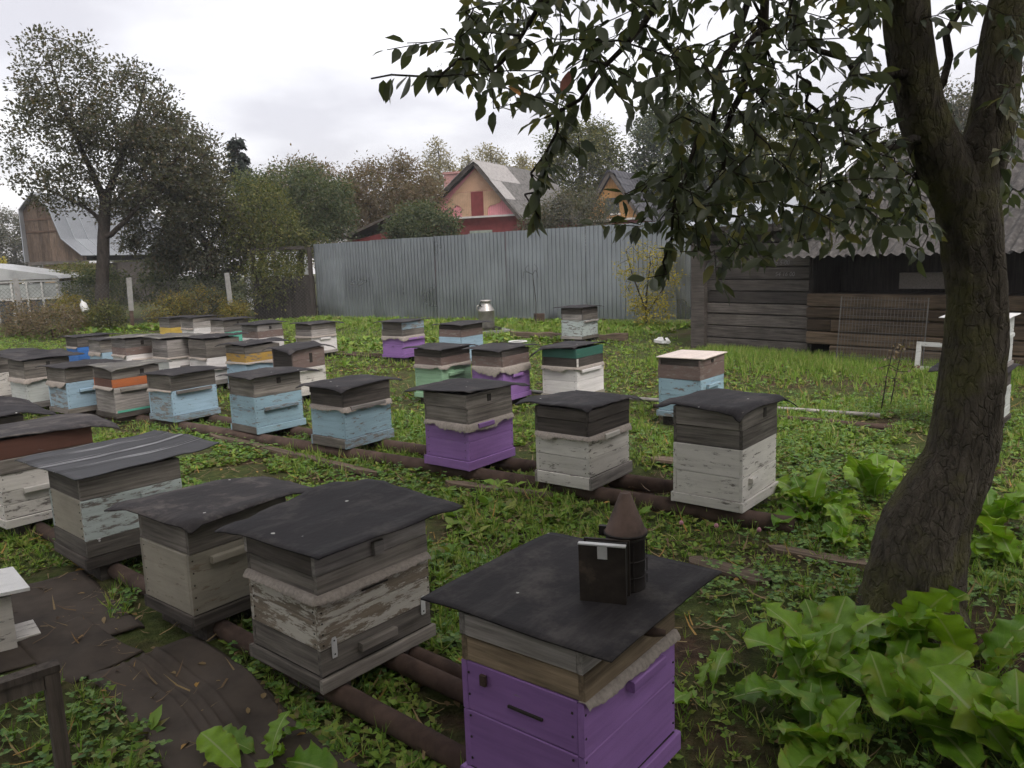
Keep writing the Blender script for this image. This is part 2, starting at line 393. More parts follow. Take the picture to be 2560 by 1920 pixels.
def strip(n, a, b, w, smin, smax, tmpl, leaves, tilt):
    t = rng.random(n); o = np.abs(rng.normal(0, w, n)); a = np.array(a); b = np.array(b); d = (b-a)/np.linalg.norm(b-a); nn = np.array([d[1], -d[0]])
    if nn[1] > 0: nn = -nn
    x = a[0]+(b-a)[0]*t+nn[0]*o; y = a[1]+(b-a)[1]*t+nn[1]*o; z = ground_z(x, y); s = rng.uniform(smin, smax, n)
    P = []; D = []
    for j in range(leaves):
        aa = rng.random(n)*6.283; el = rng.uniform(*tilt, n); D.append(np.stack([np.cos(aa)*np.cos(el), np.sin(aa)*np.cos(el), np.sin(el)], -1)); P.append(np.stack([x, y, z], -1))
    D = np.concatenate(D); P = np.concatenate(P); return bulk(tmpl, P, frames(D, np.tile([0,0,1.],(len(D),1))+rng.normal(0,.3,(len(D),3))), np.tile(s, leaves))
parts += [strip(3800, (3.7, 14.3), (7.2, 10.4), 1.1, .05, .15, BLADE, 6, (.9, 1.5)), strip(2400, (-6, 24.9), (4.2, 18.5), 1.3, .05, .22, BLADE, 5, (.8, 1.5))]
v, f = cat(parts); new('grass', me_np('grass', v, f), G3, kind='stuff', label='green grass tufts growing over the yard', cat='grass')
parts = [strip(900, (-6, 24.9), (4.2, 18.5), .7, .10, .22, LEAF4, 6, (.1, 1.0)), strip(500, (-14, 23.2), (-6, 24.6), .5, .10, .25, LEAF4, 6, (.1, 1.0)), strip(700, (-9.5, 19.2), (1.5, 17.0), 1.2, .08, .18, LEAF4, 6, (.1, .9))]
v, f = cat(parts); new('fence_foot_weeds', me_np('fence_foot_weeds', v, f), G1, kind='stuff', label='taller leafy weeds along the foot of the fences', cat='weeds')
x, y = scatter(15000, 2.2, 14); z = ground_z(x, y)+rng.uniform(.005, .04, len(x)); a = rng.random(len(x))*6.283
D = np.stack([np.cos(a), np.sin(a), rng.normal(0, .18, len(x))], -1)
k = rng.random(len(x)) < .72
v1 = bulk(BLADE, np.stack([x, y, z], -1)[k], frames(D[k], np.tile([0,0,1.],(k.sum(),1))), rng.uniform(.05, .16, k.sum()))
v2 = bulk(LEAF8, np.stack([x, y, z], -1)[~k], frames(D[~k], np.tile([0,0,1.],((~k).sum(),1))+rng.normal(0,.3,((~k).sum(),3))), rng.uniform(.025, .055, (~k).sum()))
v, f = cat([v1, v2]); new('leaf_litter', me_np('leaf_litter', v, f), G4, kind='stuff', label='dry straw and fallen leaves lying among the weeds', cat='litter')

# ------------------------------------------------------------------ corrugated metal fence
def galv(name, c, rough, metal=0.85):
    N = NT(name, rough, metal, 0.5)
    n1 = N.noise(N.coords((0.5, 0.5, 0.9)), 1.0, 3, 0.5); n2 = N.noise(N.coords((25, 25, 1.2)), 1.0, 4, 0.6)
    col = N.ramp(n1, [(0.3, shade(c, .75)), (0.6, c), (0.8, shade(c, 1.2))])
    col = N.mix(0.5, col, N.ramp(n2, [(0.35, (0.72, 0.74, 0.72)), (0.6, (1, 1, 1))]), 'MULTIPLY')
    v = objrand(N, .92, 1.06); cc = N.n('ShaderNodeCombineColor', i0=v, i1=v, i2=v).outputs[0]; col = N.mix(1.0, col, cc, 'MULTIPLY')
    N.link(N.ramp(n1, [(0.3, rough-.08), (0.7, rough+.12)]), N.b.inputs['Roughness'])
    return N.color(col)
M_['galv'] = galv('galvanised_sheet', (0.30, 0.325, 0.345), 0.33)
M_['tinroof'] = galv('tin_roof', (0.40, 0.42, 0.45), 0.42, .6)
def along(p0, p1):
    p0 = Vector(p0); p1 = Vector(p1); d = p1-p0; return math.atan2(d.y, d.x), d.length
fa, fl = along((-6.0, 25.1), (6.4, 17.2))
fence = thing('metal_fence', 'tall corrugated galvanised metal fence standing behind the hives', 'fence', (-6.0, 25.1, 0), fa)
def rib_profile(w, pitch=0.118, depth=0.022):
    pts = []; x = 0.0
    while x < w-1e-4:
        for dx_, yy in ((0, 0), (pitch*.62, 0), (pitch*.70, depth), (pitch*.90, depth), (pitch*.98, 0)):
            if x+dx_ <= w: pts.append((x+dx_, -yy))
        x += pitch
    pts.append((w, 0)); return pts
SW = 1.18
def sheet_mesh(h, w=SW):
    pr = rib_profile(w); n_ = len(pr); v = []; f = []
    for t in (0, 0.0025):
        for zz in (0, h): v += [(x, y_+t, zz) for x, y_ in pr]
    for i in range(n_-1):
        f.append((i, i+1, n_+i+1, n_+i)); f.append((2*n_+i, 3*n_+i, 3*n_+i+1, 2*n_+i+1)); f.append((n_+i, n_+i+1, 3*n_+i+1, 3*n_+i))
    return me('sheet', v, f)
shm = sheet_mesh(2.28)
ns = int(fl/SW)
for i in range(ns+1):
    new('sheet', shm, M_['galv'], fence, (i*SW*.997, -.004*(i % 2), 0.05+0.012*i+random.uniform(-.006, .006)), (random.uniform(-.008, .008), 0, random.uniform(-.006, .006)))
for zz in (0.5, 1.85): MB().box(0, fl, .03, .07, zz, zz+.04).build('rail', M_['rust'], fence)
for i in range(6): MB().box(i*2.45, i*2.45+.06, .075, .135, -.1, 2.2).build('post', M_['rust'], fence)
sc_m = MB().lathe([(.0, 0), (.012, 0), (.012, .006), (.004, .008)], 8); scm = me('screw', [(x, -z, y) for x, y, z in sc_m.v], sc_m.f)
for i in range(26):
    for zz in (.52, 1.87): new('screw', scm, M_['steelpipe'], fence, (.2+i*.472, -.006, zz+.02+.004*i))

# ------------------------------------------------------------------ dark board fence, pergola rails, chain link
M_['darkboard'] = wood('tarred_boards', (0.045, 0.038, 0.034), axis='z')
da, dl = along((-8.1, 25.7), (-6.05, 25.15))
db = thing('board_fence', 'low dark board fence at the left end of the metal fence', 'fence', (-8.1, 25.7, 0), da)
for i in range(12):
    MB().box(i*dl/12+.004, (i+1)*dl/12-.004, 0, .025, .0, 1.38+random.uniform(-.05, .05)).build('board', M_['darkboard'], db)
for zz in (.35, 1.1): MB().box(0, dl, .026, .07, zz, zz+.07).build('rail', M_['dark'], db)
for x in (.02, dl-.12): MB().box(x, x+.1, -.005-.1, -.005, 0, 2.25).build('post', M_['darkboard'], db)
pg = thing('pergola', 'dark timber pergola frame beside the metal fence', 'pergola', (-9.9, 26.4, 0), da)
for x in (0.0, 1.7, 2.5): MB().box(x, x+.09, 0, .09, 0, 2.2).build('post', M_['dark'], pg)
MB().box(-.3, 3.6, -.01, .10, 2.2, 2.29).build('top_rail', M_['dark'], pg)
MB().box(-.3, 3.4, 1.2, 1.3, 2.2, 2.28).build('top_rail', M_['dark'], pg)
for x in (0.0, 1.7): MB().box(x+.001, x+.089, .10, 1.2, 2.215, 2.28).build('cross_rail', M_['dark'], pg)

M_['wire'] = plain('galvanised_wire', (0.12, 0.115, 0.11), 0.7, 0.4)
M_['concrete'] = plain('grey_post_concrete', (0.24, 0.235, 0.225), 0.9, var=.25, scale=10, bump=.3)
cl = thing('chain_link_fence', 'sagging chain link fence stretched between short posts', 'fence', (0, 0, 0))
CP = [(-14.6, 22.75), (-13.9, 22.95), (-11.2, 23.8), (-8.5, 24.6), (-6.2, 25.0)]
mb = MB()
for (x0, y0), (x1, y1) in zip(CP[:-1], CP[1:]):
    L = math.hypot(x1-x0, y1-y0); h = 1.32; s = .11
    k = int((L+h)/s)
    for i in range(k):
        for sg in (0, 1):
            a = i*s-h
            t0, z0 = (a, .05) if a >= 0 else (0, .05-a); t1, z1 = (a+h, h+.05) if a+h <= L else (L, .05+L-a)
            if sg: t0, t1 = L-t0, L-t1
            if abs(t1-t0) < .02: continue
            p = lambda t, z: (x0+(x1-x0)*t/L, y0+(y1-y0)*t/L, z)
            mb.bar(p(t0, z0), p(t1, z1), .005)
mb.build('wire_mesh', M_['wire'], cl, kind='stuff')
pl = {1: 'tall grey post', }
for i, ((x, y), h) in enumerate(zip(CP[:4], (1.75, 1.62, 1.52, 1.55))):
    b = MB(); b.box(-.07, .07, -.05, .05, .55, h).build('concrete_post', M_['concrete'], cl, loc=(x, y-.06, 0), rot=(0, .03*(-1)**i, .5))
    MB().box(-.05, .05, -.04, .04, -.1, .56).build('rusty_foot', M_['rust'], cl, loc=(x, y-.06, 0), rot=(0, .03*(-1)**i, .5))

# ------------------------------------------------------------------ log shed with slate roof
sa = math.atan2(-.742, .67)
shed = thing('log_shed', 'weathered plank and squared log shed with corrugated slate roof', 'shed', (3.46, 14.75, 0), sa)
M_['shedplank'] = wood('old_shed_planks', (0.10, 0.088, 0.079), .4, var=(.5, 1.35))  # plank tone lowered to stand in for shade from overhead trees
M_['shedlog'] = wood('old_shed_logs', (0.12, 0.088, 0.06), .4, var=(.45, 1.25))  # log tone lowered for the same overhead tree shade
def bev_box(x0, x1, y0, y1, z0, z1, b=.008):
    """box with chamfered long edges, running along x"""
    mb = MB(); P = [(y0+b, z0), (y1-b, z0), (y1, z0+b), (y1, z1-b), (y1-b, z1), (y0+b, z1), (y0, z1-b), (y0, z0+b)]
    v = [(x0, y, z) for y, z in P]+[(x1, y, z) for y, z in P]; n_ = 8
    f = [tuple(range(n_))[::-1], tuple(range(n_, 2*n_))]+[(i, (i+1) % n_, (i+1) % n_+n_, i+n_) for i in range(n_)]
    return mb.add(v, f)
# local x runs along the wall to the right, local -y faces the hives
MB().box(-.02, .26, -.16, .08, -.1, 2.12).build('corner_post', M_['dark'], shed)
zz = 0.0; hs = [.20, .22, .215, .19, .21, .20, .215, .20, .2, .2]
for i, h in enumerate(hs):
    j = random.uniform(.0, .02)
    bev_box(.262, 2.20, -.05-j, .0-j, zz+.004, zz+h-.012).build('plank', M_['shedplank'], shed); zz += h
MB().box(.262, 2.25, .012, .04, .0, 2.02).build('inner_wall', M_['core'], shed)
z = 0.0; LOGS = [(.17, .50), (.27, 0), (.25, .42), (.20, .0), (.24, .40), (.0, 0)]
LH = [(.0, .20, .40), (.20, .41, .0), (.41, .62, .41), (.62, .80, .0), (.80, 1.02, .0)]
for z0, z1, ins in LH:
    bev_box(2.25+ins, 8.6, -.20-random.uniform(0, .02), .02, z0+.003, z1-.008, .02).build('log', M_['shedlog'], shed)
    if ins and z0 > .3: bev_box(2.25, 2.25+ins-.02, -.195, .01, z0+.003, z1-.01, .02).build('log_end', M_['shedlog'], shed)
MB().box(2.19, 8.6, .95, .99, .0, 2.3).build('recess_wall', M_['darkboard'], shed)
MB().box(2.27, 8.6, .021, .948, .96, .99).build('loft_floor', M_['dark'], shed)
MB().box(2.205, 2.245, -.03, .94, 0, 2.2).build('side_wall', M_['darkboard'], shed)
MB().box(3.3, 4.0, .75, .93, 1.05, 1.3).build('sack', M_['burlap'], shed)
# lean-to roof over the plank part
MB().add([(-.25,-.32,2.16),(2.6,-.32,2.24),(2.6,2.4,2.75),(-.25,2.4,2.67),(-.25,-.32,2.19),(2.6,-.32,2.27),(2.6,2.4,2.78),(-.25,2.4,2.70)],
         [(0,3,2,1),(4,5,6,7),(0,1,5,4),(1,2,6,5),(2,3,7,6),(3,0,4,7)]).build('lean_to_roof', M_['tinroof'], shed)
MB().box(-.2, 2.5, -.24, -.19, 2.03, 2.155).build('fascia', M_['dark'], shed)
# corrugated slate sheets
M_['slate'] = plain('old_slate_sheet', (0.075, 0.07, 0.067), .94, var=.6, scale=11, bump=.4, c2=(.17, .16, .15))  # slate tone lowered too, putting the tree shade into the colour
def wave_sheet(w, l, th=.008, amp=.026, n_=36, waves=7):
    v = []; f = []; m_ = n_+1
    for t in (0, th):
        for j in (0, 1):
            for i in range(m_): v.append((w*i/n_, l*j, math.sin(i/n_*waves*2*math.pi)*amp+t))
    for i in range(n_):
        f.append((2*m_+i, 2*m_+i+1, 3*m_+i+1, 3*m_+i)); f.append((i, m_+i, m_+i+1, i+1)); f.append((i, i+1, 2*m_+i+1, 2*m_+i)); f.append((m_+i, 3*m_+i, 3*m_+i+1, m_+i+1))
    f.append((0, 2*m_, 3*m_, m_)); f.append((n_, m_+n_, 3*m_+n_, 2*m_+n_))
    return me('slate_sheet', v, f, False)
wsm = wave_sheet(1.13, 1.75)
slope = R(31)
for r_ in range(2):
    for i in range(6):
        u = r_*1.62
        new('slate_sheet', wsm, M_['slate'], shed, (1.95+i*1.09, -.62+u*math.cos(slope), 1.60+u*math.sin(slope)+.03*r_+.006*(i % 2)), (slope+random.uniform(-.01, .01), 0, random.uniform(-.008, .008)))
for u in (.5, 1.9, 3.0): MB().box(2.0, 8.5, -.62+u*math.cos(slope)-.04, -.62+u*math.cos(slope)+.04, 1.49+u*math.sin(slope), 1.565+u*math.sin(slope)).build('purlin', M_['dark'], shed)
# chalk figures on the planks
M_['chalk'] = plain('chalk_marks', (0.17, 0.165, 0.16), .95)
for txt, x, z in (('110 J', 1.50, 1.62), ('105 5-00', 1.50, 1.48), ('54 16 00', 1.60, 1.29)):
    cu = bpy.data.curves.new('chalk_writing', 'FONT'); cu.body = txt; cu.size = .10; cu.extrude = .0006; cu.shear = .2
    tmp = bpy.data.objects.new('chalk_text', cu); COL.objects.link(tmp); bpy.context.view_layer.update()
    cm = bpy.data.meshes.new_from_object(tmp.evaluated_get(bpy.context.evaluated_depsgraph_get())); bpy.data.objects.remove(tmp); cm.materials.clear()
    new('chalk_writing', cm, M_['chalk'], shed, (x, -.074, z), (math.pi/2, 0, .0))

# long barn roof rising behind the shed
bb = thing('grey_barn', 'long barn with pale ridge behind the log shed', 'barn', (9.5, 16.0, 0), sa)
MB().box(0, 12, 0, 4, 0, 2.4).build('wall', M_['dark'], bb)
sl2 = R(30)
for r_ in range(2):
    for i in range(11):
        u = r_*1.68; new('slate_sheet', wsm, M_['slate'], bb, (-.2+i*1.1, -.5+u*math.cos(sl2), 2.35+u*math.sin(sl2)+.03*r_), (sl2, 0, 0))
MB().box(-.3, 12.2, 2.28, 2.6, 4.04, 4.12).build('ridge_cap', M_['tinroof'], bb)
MB().prism([(-.5, 2.3), (2.4, 4.0), (2.4, 2.3)], 0.0, .1).build('gable', M_['dark'], bb, rot=(0, 0, math.pi/2), loc=(.1, 0, 0))

# ------------------------------------------------------------------ houses beyond the fence
M_['redwall'] = plain('dark_red_wall', (0.20, 0.045, 0.045), .85, var=.25, scale=4)
M_['pinkwall'] = plain('pink_boards', (0.52, 0.22, 0.24), .8, var=.15, scale=5)
def stripes(name, c, freq, diag=0.0):
    N = NT(name, .8, 0, .2); co = N.coords((1,1,1), 'Object', False)
    s = N.n('ShaderNodeSeparateXYZ', i0=co); a = s.outputs[0]
    if diag:
        ab_ = N.n('ShaderNodeMath', _operation='ABSOLUTE', i0=s.outputs[0]).outputs[0]
        a = N.n('ShaderNodeMath', _operation='ADD', i0=ab_, i1=s.outputs[2]).outputs[0]
    fr = N.n('ShaderNodeMath', _operation='FRACT', i0=N.n('ShaderNodeMath', _operation='MULTIPLY', i0=a, i1=freq).outputs[0]).outputs[0]
    col = N.ramp(fr, [(0.0, shade(c, .5)), (0.12, c), (1.0, shade(c, 1.08))])
    nn = N.noise(co, 3, 5, .6); col = N.mix(.5, col, N.ramp(nn, [(.3, (.6, .58, .56)), (.65, (1, 1, 1))]), 'MULTIPLY')
    N.bump(fr, .3, .02); return N.color(col)
M_['tanboards'] = stripes('tan_board_cladding', (0.54, 0.36, 0.24), 11)
M_['chevron'] = stripes('tan_chevron_cladding', (0.52, 0.33, 0.22), 8, 1)
M_['pinkboards'] = stripes('pink_board_cladding', (0.70, 0.30, 0.33), 9)
def bricks(name, c, mortar, s):
    N = NT(name, .9, 0, .2); b = N.n('ShaderNodeTexBrick', Vector=N.n('ShaderNodeVectorMath', _operation='MULTIPLY', i0=N.n('ShaderNodeTexCoord').outputs['Object'], i1=(1, 1, 1)).outputs[0], Scale=s)
    mp = N.n('ShaderNodeMapping', Rotation=(R(90), 0, 0)); N.link(N.n('ShaderNodeTexCoord').outputs['Object'], mp.inputs[0]); N.link(mp.outputs[0], b.inputs[0])
    b.inputs['Color1'].default_value = (*c, 1); b.inputs['Color2'].default_value = (*shade(c, .75), 1); b.inputs['Mortar'].default_value = (*mortar, 1)
    b.inputs['Mortar Size'].default_value = .015
    N.bump(b.outputs['Fac'], -.3, .01); return N.color(b.outputs['Color'])
M_['pinkbrick'] = bricks('pink_brick', (0.48, 0.24, 0.22), (.45, .36, .34), 3.2)
M_['yellowbrick'] = bricks('yellow_brick', (0.42, 0.31, 0.17), (.3, .28, .25), 3.2)
M_['whitetrim'] = plain('white_trim', (0.6, 0.58, 0.56), .7, var=.15)
M_['glass'] = plain('dull_window_glass', (0.06, 0.07, 0.075), .15, var=.2, spec=.6, scale=1.5)
M_['darktin'] = galv('dark_tile_roof', (0.10, 0.10, 0.115), .5, .2)

def gable_house(name, label, loc, rz, xl, xr, ze, za, depth, over, mats, rows, cols):
    """xl, xr: half widths left and right of the apex; ridge runs back along local y"""
    h = thing(name, label, 'house', loc, rz)
    MB().box(-xl+.15, xr-.15, .05, depth, 0, ze-.05).build('wall', mats['wall'], h)
    MB().prism([(-xl+.1, ze), (xr-.1, ze), (0, za-.12)], 0, .08).build('gable', mats['gable'], h)
    MB().prism([(-xl+.1, ze), (xr-.1, ze), (0, za-.12)], depth-.1, depth).build('rear_gable', mats['gable'], h)
    for sg, w in ((-1, xl), (1, xr)):
        ang = math.atan2(za-ze, w); L = math.hypot(w, za-ze)+over
        mb = MB(); mb.bar((sg*(w+over*math.cos(ang)), -.30, ze-over*math.sin(ang)), (0, -.30, za), .05, .20); mb.build('bargeboard', mats['barge'], h)
        for r_ in range(rows):
            for c_ in range(cols):
                w_, l_ = (depth+.55)/cols, L/rows
                rm = mats['roof'](sg, r_, c_); ms = mats['sheet'](w_*1.02, l_*1.05, rm)
                M3 = Matrix(((0, -sg*math.cos(ang), 0), (1, 0, 0), (0, math.sin(ang), 0)))
                ex = Vector((0, 1, 0)); ey = Vector((-sg*math.cos(ang), 0, math.sin(ang))); ez = ex.cross(ey)
                if ez.z < 0: ez = -ez
                p = Vector((sg*(w+over*math.cos(ang)), -.35, ze-over*math.sin(ang))) + ex*w_*c_ + ey*l_*r_ + ez*(.05+.022*r_)
                o = new('roof_sheet', ms, rm, h)
                q = Matrix((ex, ey, ez)).transposed().to_4x4(); q.translation = p; o.matrix_local = q
    MB().prism([(-.22, za-.10), (0, za+.10), (.22, za-.10), (0, za+.05)], -.38, depth+.25).build('ridge_cap', mats['ridge'], h)
    return h
_ws = {}
def slate_sheet(w, l, m_=None):
    k = (round(w, 2), round(l, 2), m_.name)
    if k not in _ws: _ws[k] = wave_sheet(w, l, .01, .03, 32, 8)
    return _ws[k]
M_['slate2'] = plain('weathered_grey_slate', (0.15, 0.145, 0.14), .9, var=.5, scale=6, bump=.3)
M_['slate3'] = plain('newer_pale_slate', (0.34, 0.325, 0.32), .85, var=.25, scale=6, bump=.2)
hs_ = gable_house('red_house', 'dark red house with tan and pink gable and slate roof', (-1.27, 38, 0), R(-25), 3.2, 2.05, 3.62, 6.02, 8.5, .35,
    dict(wall=M_['redwall'], gable=M_['pinkboards'], barge=M_['dark'], sheet=slate_sheet, ridge=M_['whitetrim'],
         roof=lambda sg, r_, c_: M_['slate3'] if sg > 0 and ((c_ == 0 and r_ > 0) or (r_ == 2 and 0 < c_ < 3)) else M_['slate2']), 3, 8)
# tan cladding with its scalloped lower edge
def arc(cx_, cz_, r_, a0, a1, n_=8): return [(cx_+r_*math.cos(R(a0+(a1-a0)*i/n_)), cz_+r_*math.sin(R(a0+(a1-a0)*i/n_))) for i in range(n_+1)]
MB().prism([(-1.22, 4.75), (1.0, 4.75), (0, 5.82)], -.03, -.001).build('chevron_cladding', M_['chevron'], hs_)
lp = [(-1.25, 4.735), (-1.62, 4.3)]+arc(-1.5, 4.2, .17, 160, 300, 6)+arc(-1.12, 3.92, .25, 140, 0, 8)+[(-.86, 3.63), (-.36, 3.63), (-.36, 4.735)]
MB().prism(lp, -.03, -.001).build('tan_cladding', M_['tanboards'], hs_)
rp_ = [(.28, 4.735), (.95, 4.735)]+arc(.98, 4.38, .24, 40, -90, 7)+arc(.72, 3.84, .24, 80, 180, 7)+[(.46, 3.63), (.28, 3.63)]
MB().prism(rp_, -.03, -.001).build('tan_cladding', M_['tanboards'], hs_)
MB().box(-.355, .275, -.05, -.031, 3.64, 4.72).build('loft_door', M_['redwall'], hs_)
MB().box(-2.5, 1.95, -.16, -.052, 3.54, 3.62).build('sill_board', M_['whitetrim'], hs_)
w_ = MB().box(-.35, .55, -.02, .045, 1.7, 2.8).build('window', M_['glass'], hs_)
MB().box(-.48, .68, -.07, -.022, 2.8, 2.96).build('window_lintel', plain('pale_green_trim', (.3, .35, .3), .8), w_)
for x in (-.45, .1, .57): MB().box(x, x+.09, -.05, -.0221, 1.7, 2.798).build('window_frame', M_['slate3'], w_)
MB().box(-3.1, -2.3, 2.4, 3.2, 0, 5.9).build('chimney', M_['pinkbrick'], hs_)
MB().box(-3.16, -2.24, 2.34, 3.26, 5.9, 6.0).build('chimney_cap', M_['pinkbrick'], hs_)

def flat_sheet(w, l, m_=None):
    k = ('t', round(w, 2), round(l, 2))
    if k not in _ws: _ws[k] = wave_sheet(w, l, .008, .018, 24, 4)
    return _ws[k]
M_['amber'] = stripes('amber_boards', (0.50, 0.27, 0.10), 6)
h2 = gable_house('amber_house', 'small house with amber gable and dark tiled roof', (6.0, 46, 0), R(-30), 1.75, 1.75, 3.6, 6.15, 8.0, .3,
    dict(wall=M_['redwall'], gable=M_['amber'], barge=M_['dark'], sheet=flat_sheet, ridge=M_['darktin'], roof=lambda *a: M_['darktin']), 7, 4)
w_ = MB().box(-.42, .42, -.03, -.001, 3.9, 4.75).build('window', M_['glass'], h2)
MB().box(-.5, .5, -.06, -.031, 3.80, 3.895).build('window_sill', M_['whitetrim'], w_)
MB().box(-1.4, 1.4, -.2, -.005, 3.5, 3.6).build('sill_board', M_['whitetrim'], h2)

ss = thing('small_outbuilding', 'low dark red outbuilding with felt lean-to roof', 'outbuilding', (-6.5, 34, 0), R(-10))
MB().prism([(0, 0), (2.5, 0), (2.5, 3.1), (0, 2.6)], 0, 3).build('wall', M_['redwall'], ss)
MB().prism([(-.25, 2.68), (2.0, 3.55), (2.0, 3.65), (-.25, 2.78)], -.3, 3.2).build('roof', M_['dark'], ss)
MB().box(-.2, 2.3, -.06, -.002, 2.45, 2.57).build('fascia', M_['brown'], ss)

# gambrel barn on the left
M_['barnboard'] = wood('old_barn_boards', (0.12, 0.088, 0.066), .45, axis='z', var=(.6, 1.4))
M_['barntin'] = galv('old_barn_tin', (0.30, 0.315, 0.335), .5, .5)
br = thing('gambrel_barn', 'old wooden gambrel barn with tin roof over brick base', 'barn', (-23.6, 40, 0), R(-12))
prof = [(0, 2.25), (0, 4.75), (.85, 5.55), (1.65, 4.72), (2.15, 3.3), (3.2, 2.45)]
def top_at(x):
    for (xa, za), (xb, zb) in zip(prof[1:-1], prof[2:]):
        if xa <= x <= xb: return za+(zb-za)*(x-xa)/(xb-xa)
    return 2.5
for i in range(17):
    a, b = i*.19+.02, i*.19+.205
    MB().prism([(a, 2.25), (b, 2.25), (b, top_at(b)-.06), (a, top_at(a)-.06)], 0, .03).build('board', M_['barnboard'], br)
MB().prism([(.03, 2.26), (.03, 4.7), (.85, 5.45), (1.6, 4.65), (2.05, 3.25), (3.1, 2.4)], .035, 7.9).build('attic', M_['core'], br)
for zz, x1 in ((4.25, 1.75), (3.65, 1.9)): MB().box(.05, x1, -.03, -.001, zz, zz+.08).build('batten', M_['brown'], br)
MB().box(-.05, 3.4, -.06, .0-.002, 2.1, 2.245).build('beam', M_['grey'], br)
MB().box(.5, 2.4, .3, 2.5, 0, 2.1).build('brick_base', M_['yellowbrick'], br)
MB().box(.7, 3.0, 2.51, 7.5, 0, 2.1).build('rear_wall', M_['dark'], br)
for (xa, za), (xb, zb) in zip(prof[2:-1], prof[3:]):
    for j in range(9):
        y0 = -.25+j*.92; nx, nz_ = -(zb-za), (xb-xa); l_ = math.hypot(nx, nz_); nx, nz_ = nx/l_*.03, nz_/l_*.03
        if nz_ < 0: nx, nz_ = -nx, -nz_
        MB().prism([(xa, za), (xb, zb), (xb+nx, zb+nz_), (xa+nx, za+nz_)], y0+.006, y0+.915).build('tin_sheet', M_['barntin'], br)
        MB().prism([(xa+nx, za+nz_), (xb+nx, zb+nz_), (xb+nx*1.9, zb+nz_*1.9), (xa+nx*1.9, za+nz_*1.9)], y0-.02, y0+.02).build('seam', M_['tinroof'], br)
for (xa, za), (xb, zb) in zip(prof[:2], prof[1:3]):
    MB().prism([(xa-.05, za), (xb-.02, zb+.04), (xb+.02, zb), (xa+.0, za)], -.25, 8.0).build('roof_side', M_['tinroof'], br)

# greenhouses
M_['film'] = plain('cloudy_film', (0.36, 0.37, 0.37), .35, var=.3, spec=.5, scale=2, bump=.2)
M_['whiteframe'] = paint('chipped_white_frame', (0.55, 0.55, 0.53), .42)
gh = thing('greenhouse', 'glazed greenhouse with white frames and film roof', 'greenhouse', (-18.6, 27.6, 0), R(14))
for i in range(3):
    x0 = i*.95
    MB().box(x0+.02, x0+.93, .02, .03, .12, .82).build('pane', M_['glass'], gh); MB().box(x0+.02, x0+.93, .02, .03, .9, 1.38).build('pane', plain('milky_pane', (.33, .35, .34), .3, var=.3, scale=3), gh)
    for xx in (x0-.03, x0+.45): MB().box(xx, xx+.06, -.03, .015, 0, 1.42).build('mullion', M_['whiteframe'], gh)
    MB().box(x0+.035, x0+.91, -.028, .014, .82, .89).build('glazing_bar', M_['whiteframe'], gh)
MB().box(2.82, 2.9, -.03, .015, 0, 1.42).build('mullion', M_['whiteframe'], gh)
MB().box(-.1, 2.95, -.04, .02, 1.425, 1.5).build('wall_plate', M_['whiteframe'], gh)
MB().prism([(-.2, 1.52), (2.98, 1.52), (2.9, 1.62), (.3, 2.1), (-.2, 2.15)], -.08, 4.0).build('film_roof', M_['film'], gh)
for i in range(4): MB().box(2.9, 2.96, .03+i*1.0, 1.0+i*1.0, .1, 1.42).build('side_pane', M_['film'], gh)
ar = thing('arched_greenhouse', 'white arched film greenhouse behind the pergola', 'greenhouse', (-11.4, 33.0, 0), R(10))
ap = [(1.35*math.cos(R(a)), .75+1.5*math.sin(R(a))) for a in range(0, 181, 15)]
ap = [(1.35, 0)]+ap+[(-1.35, 0)]
N = NT('film_arch_white', .35, 0, .5); N.b.inputs['Base Color'].default_value = (.7, .71, .72, 1)
MB().prism(ap, 0, 1).build('film_cover', N.m, ar, loc=(3.2, 0, 0), rot=(0, 0, R(90))).scale = (1, 2.4, 1)
for i in range(3): MB().tube([(3.24-i*1.2, x, z) for x, z in [(a*1.012, b*1.012) for a, b in ap]], .02, 6).build('hoop', M_['whitetrim'], ar)
wh = thing('white_roofed_shed', 'pale flat roofed shed behind the glazed greenhouse', 'shed', (-27, 36, 0), R(-5))
MB().box(0, 3.6, 0, 2, 0, 1.75).build('wall', M_['grey'], wh); MB().box(-.2, 3.9, -.2, 2.2, 1.76, 2.0).build('roof', M_['tinroof'], wh)

# street lamps
def lamp(x, y, h, label, flip):
    t = thing('street_lamp', label, 'street lamp', (x, y, 0), 0, 'street lamps far behind the gardens')
    MB().tube([(0, 0, 0), (0, 0, h-1.5)], [.16, .11], 8).build('pole', M_['concrete'], t)
    MB().tube([(0, 0, h-1.5), (-.1*flip, 0, h-.7), (-.6*flip, 0, h-.15), (-1.1*flip, 0, h)], .05, 6).build('arm', M_['steelpipe'], t)
    MB().box(-1.75*flip if flip > 0 else 1.0, -1.0*flip if flip > 0 else 1.75, -.15, .15, h-.06, h+.08).build('lamp_head', M_['steelpipe'], t)
lamp(-34.3, 60, 5.9, 'street lamp beside the barn at the far left', 1)
lamp(-13.9, 70, 9.7, 'street lamp rising above the orchard trees', 1)

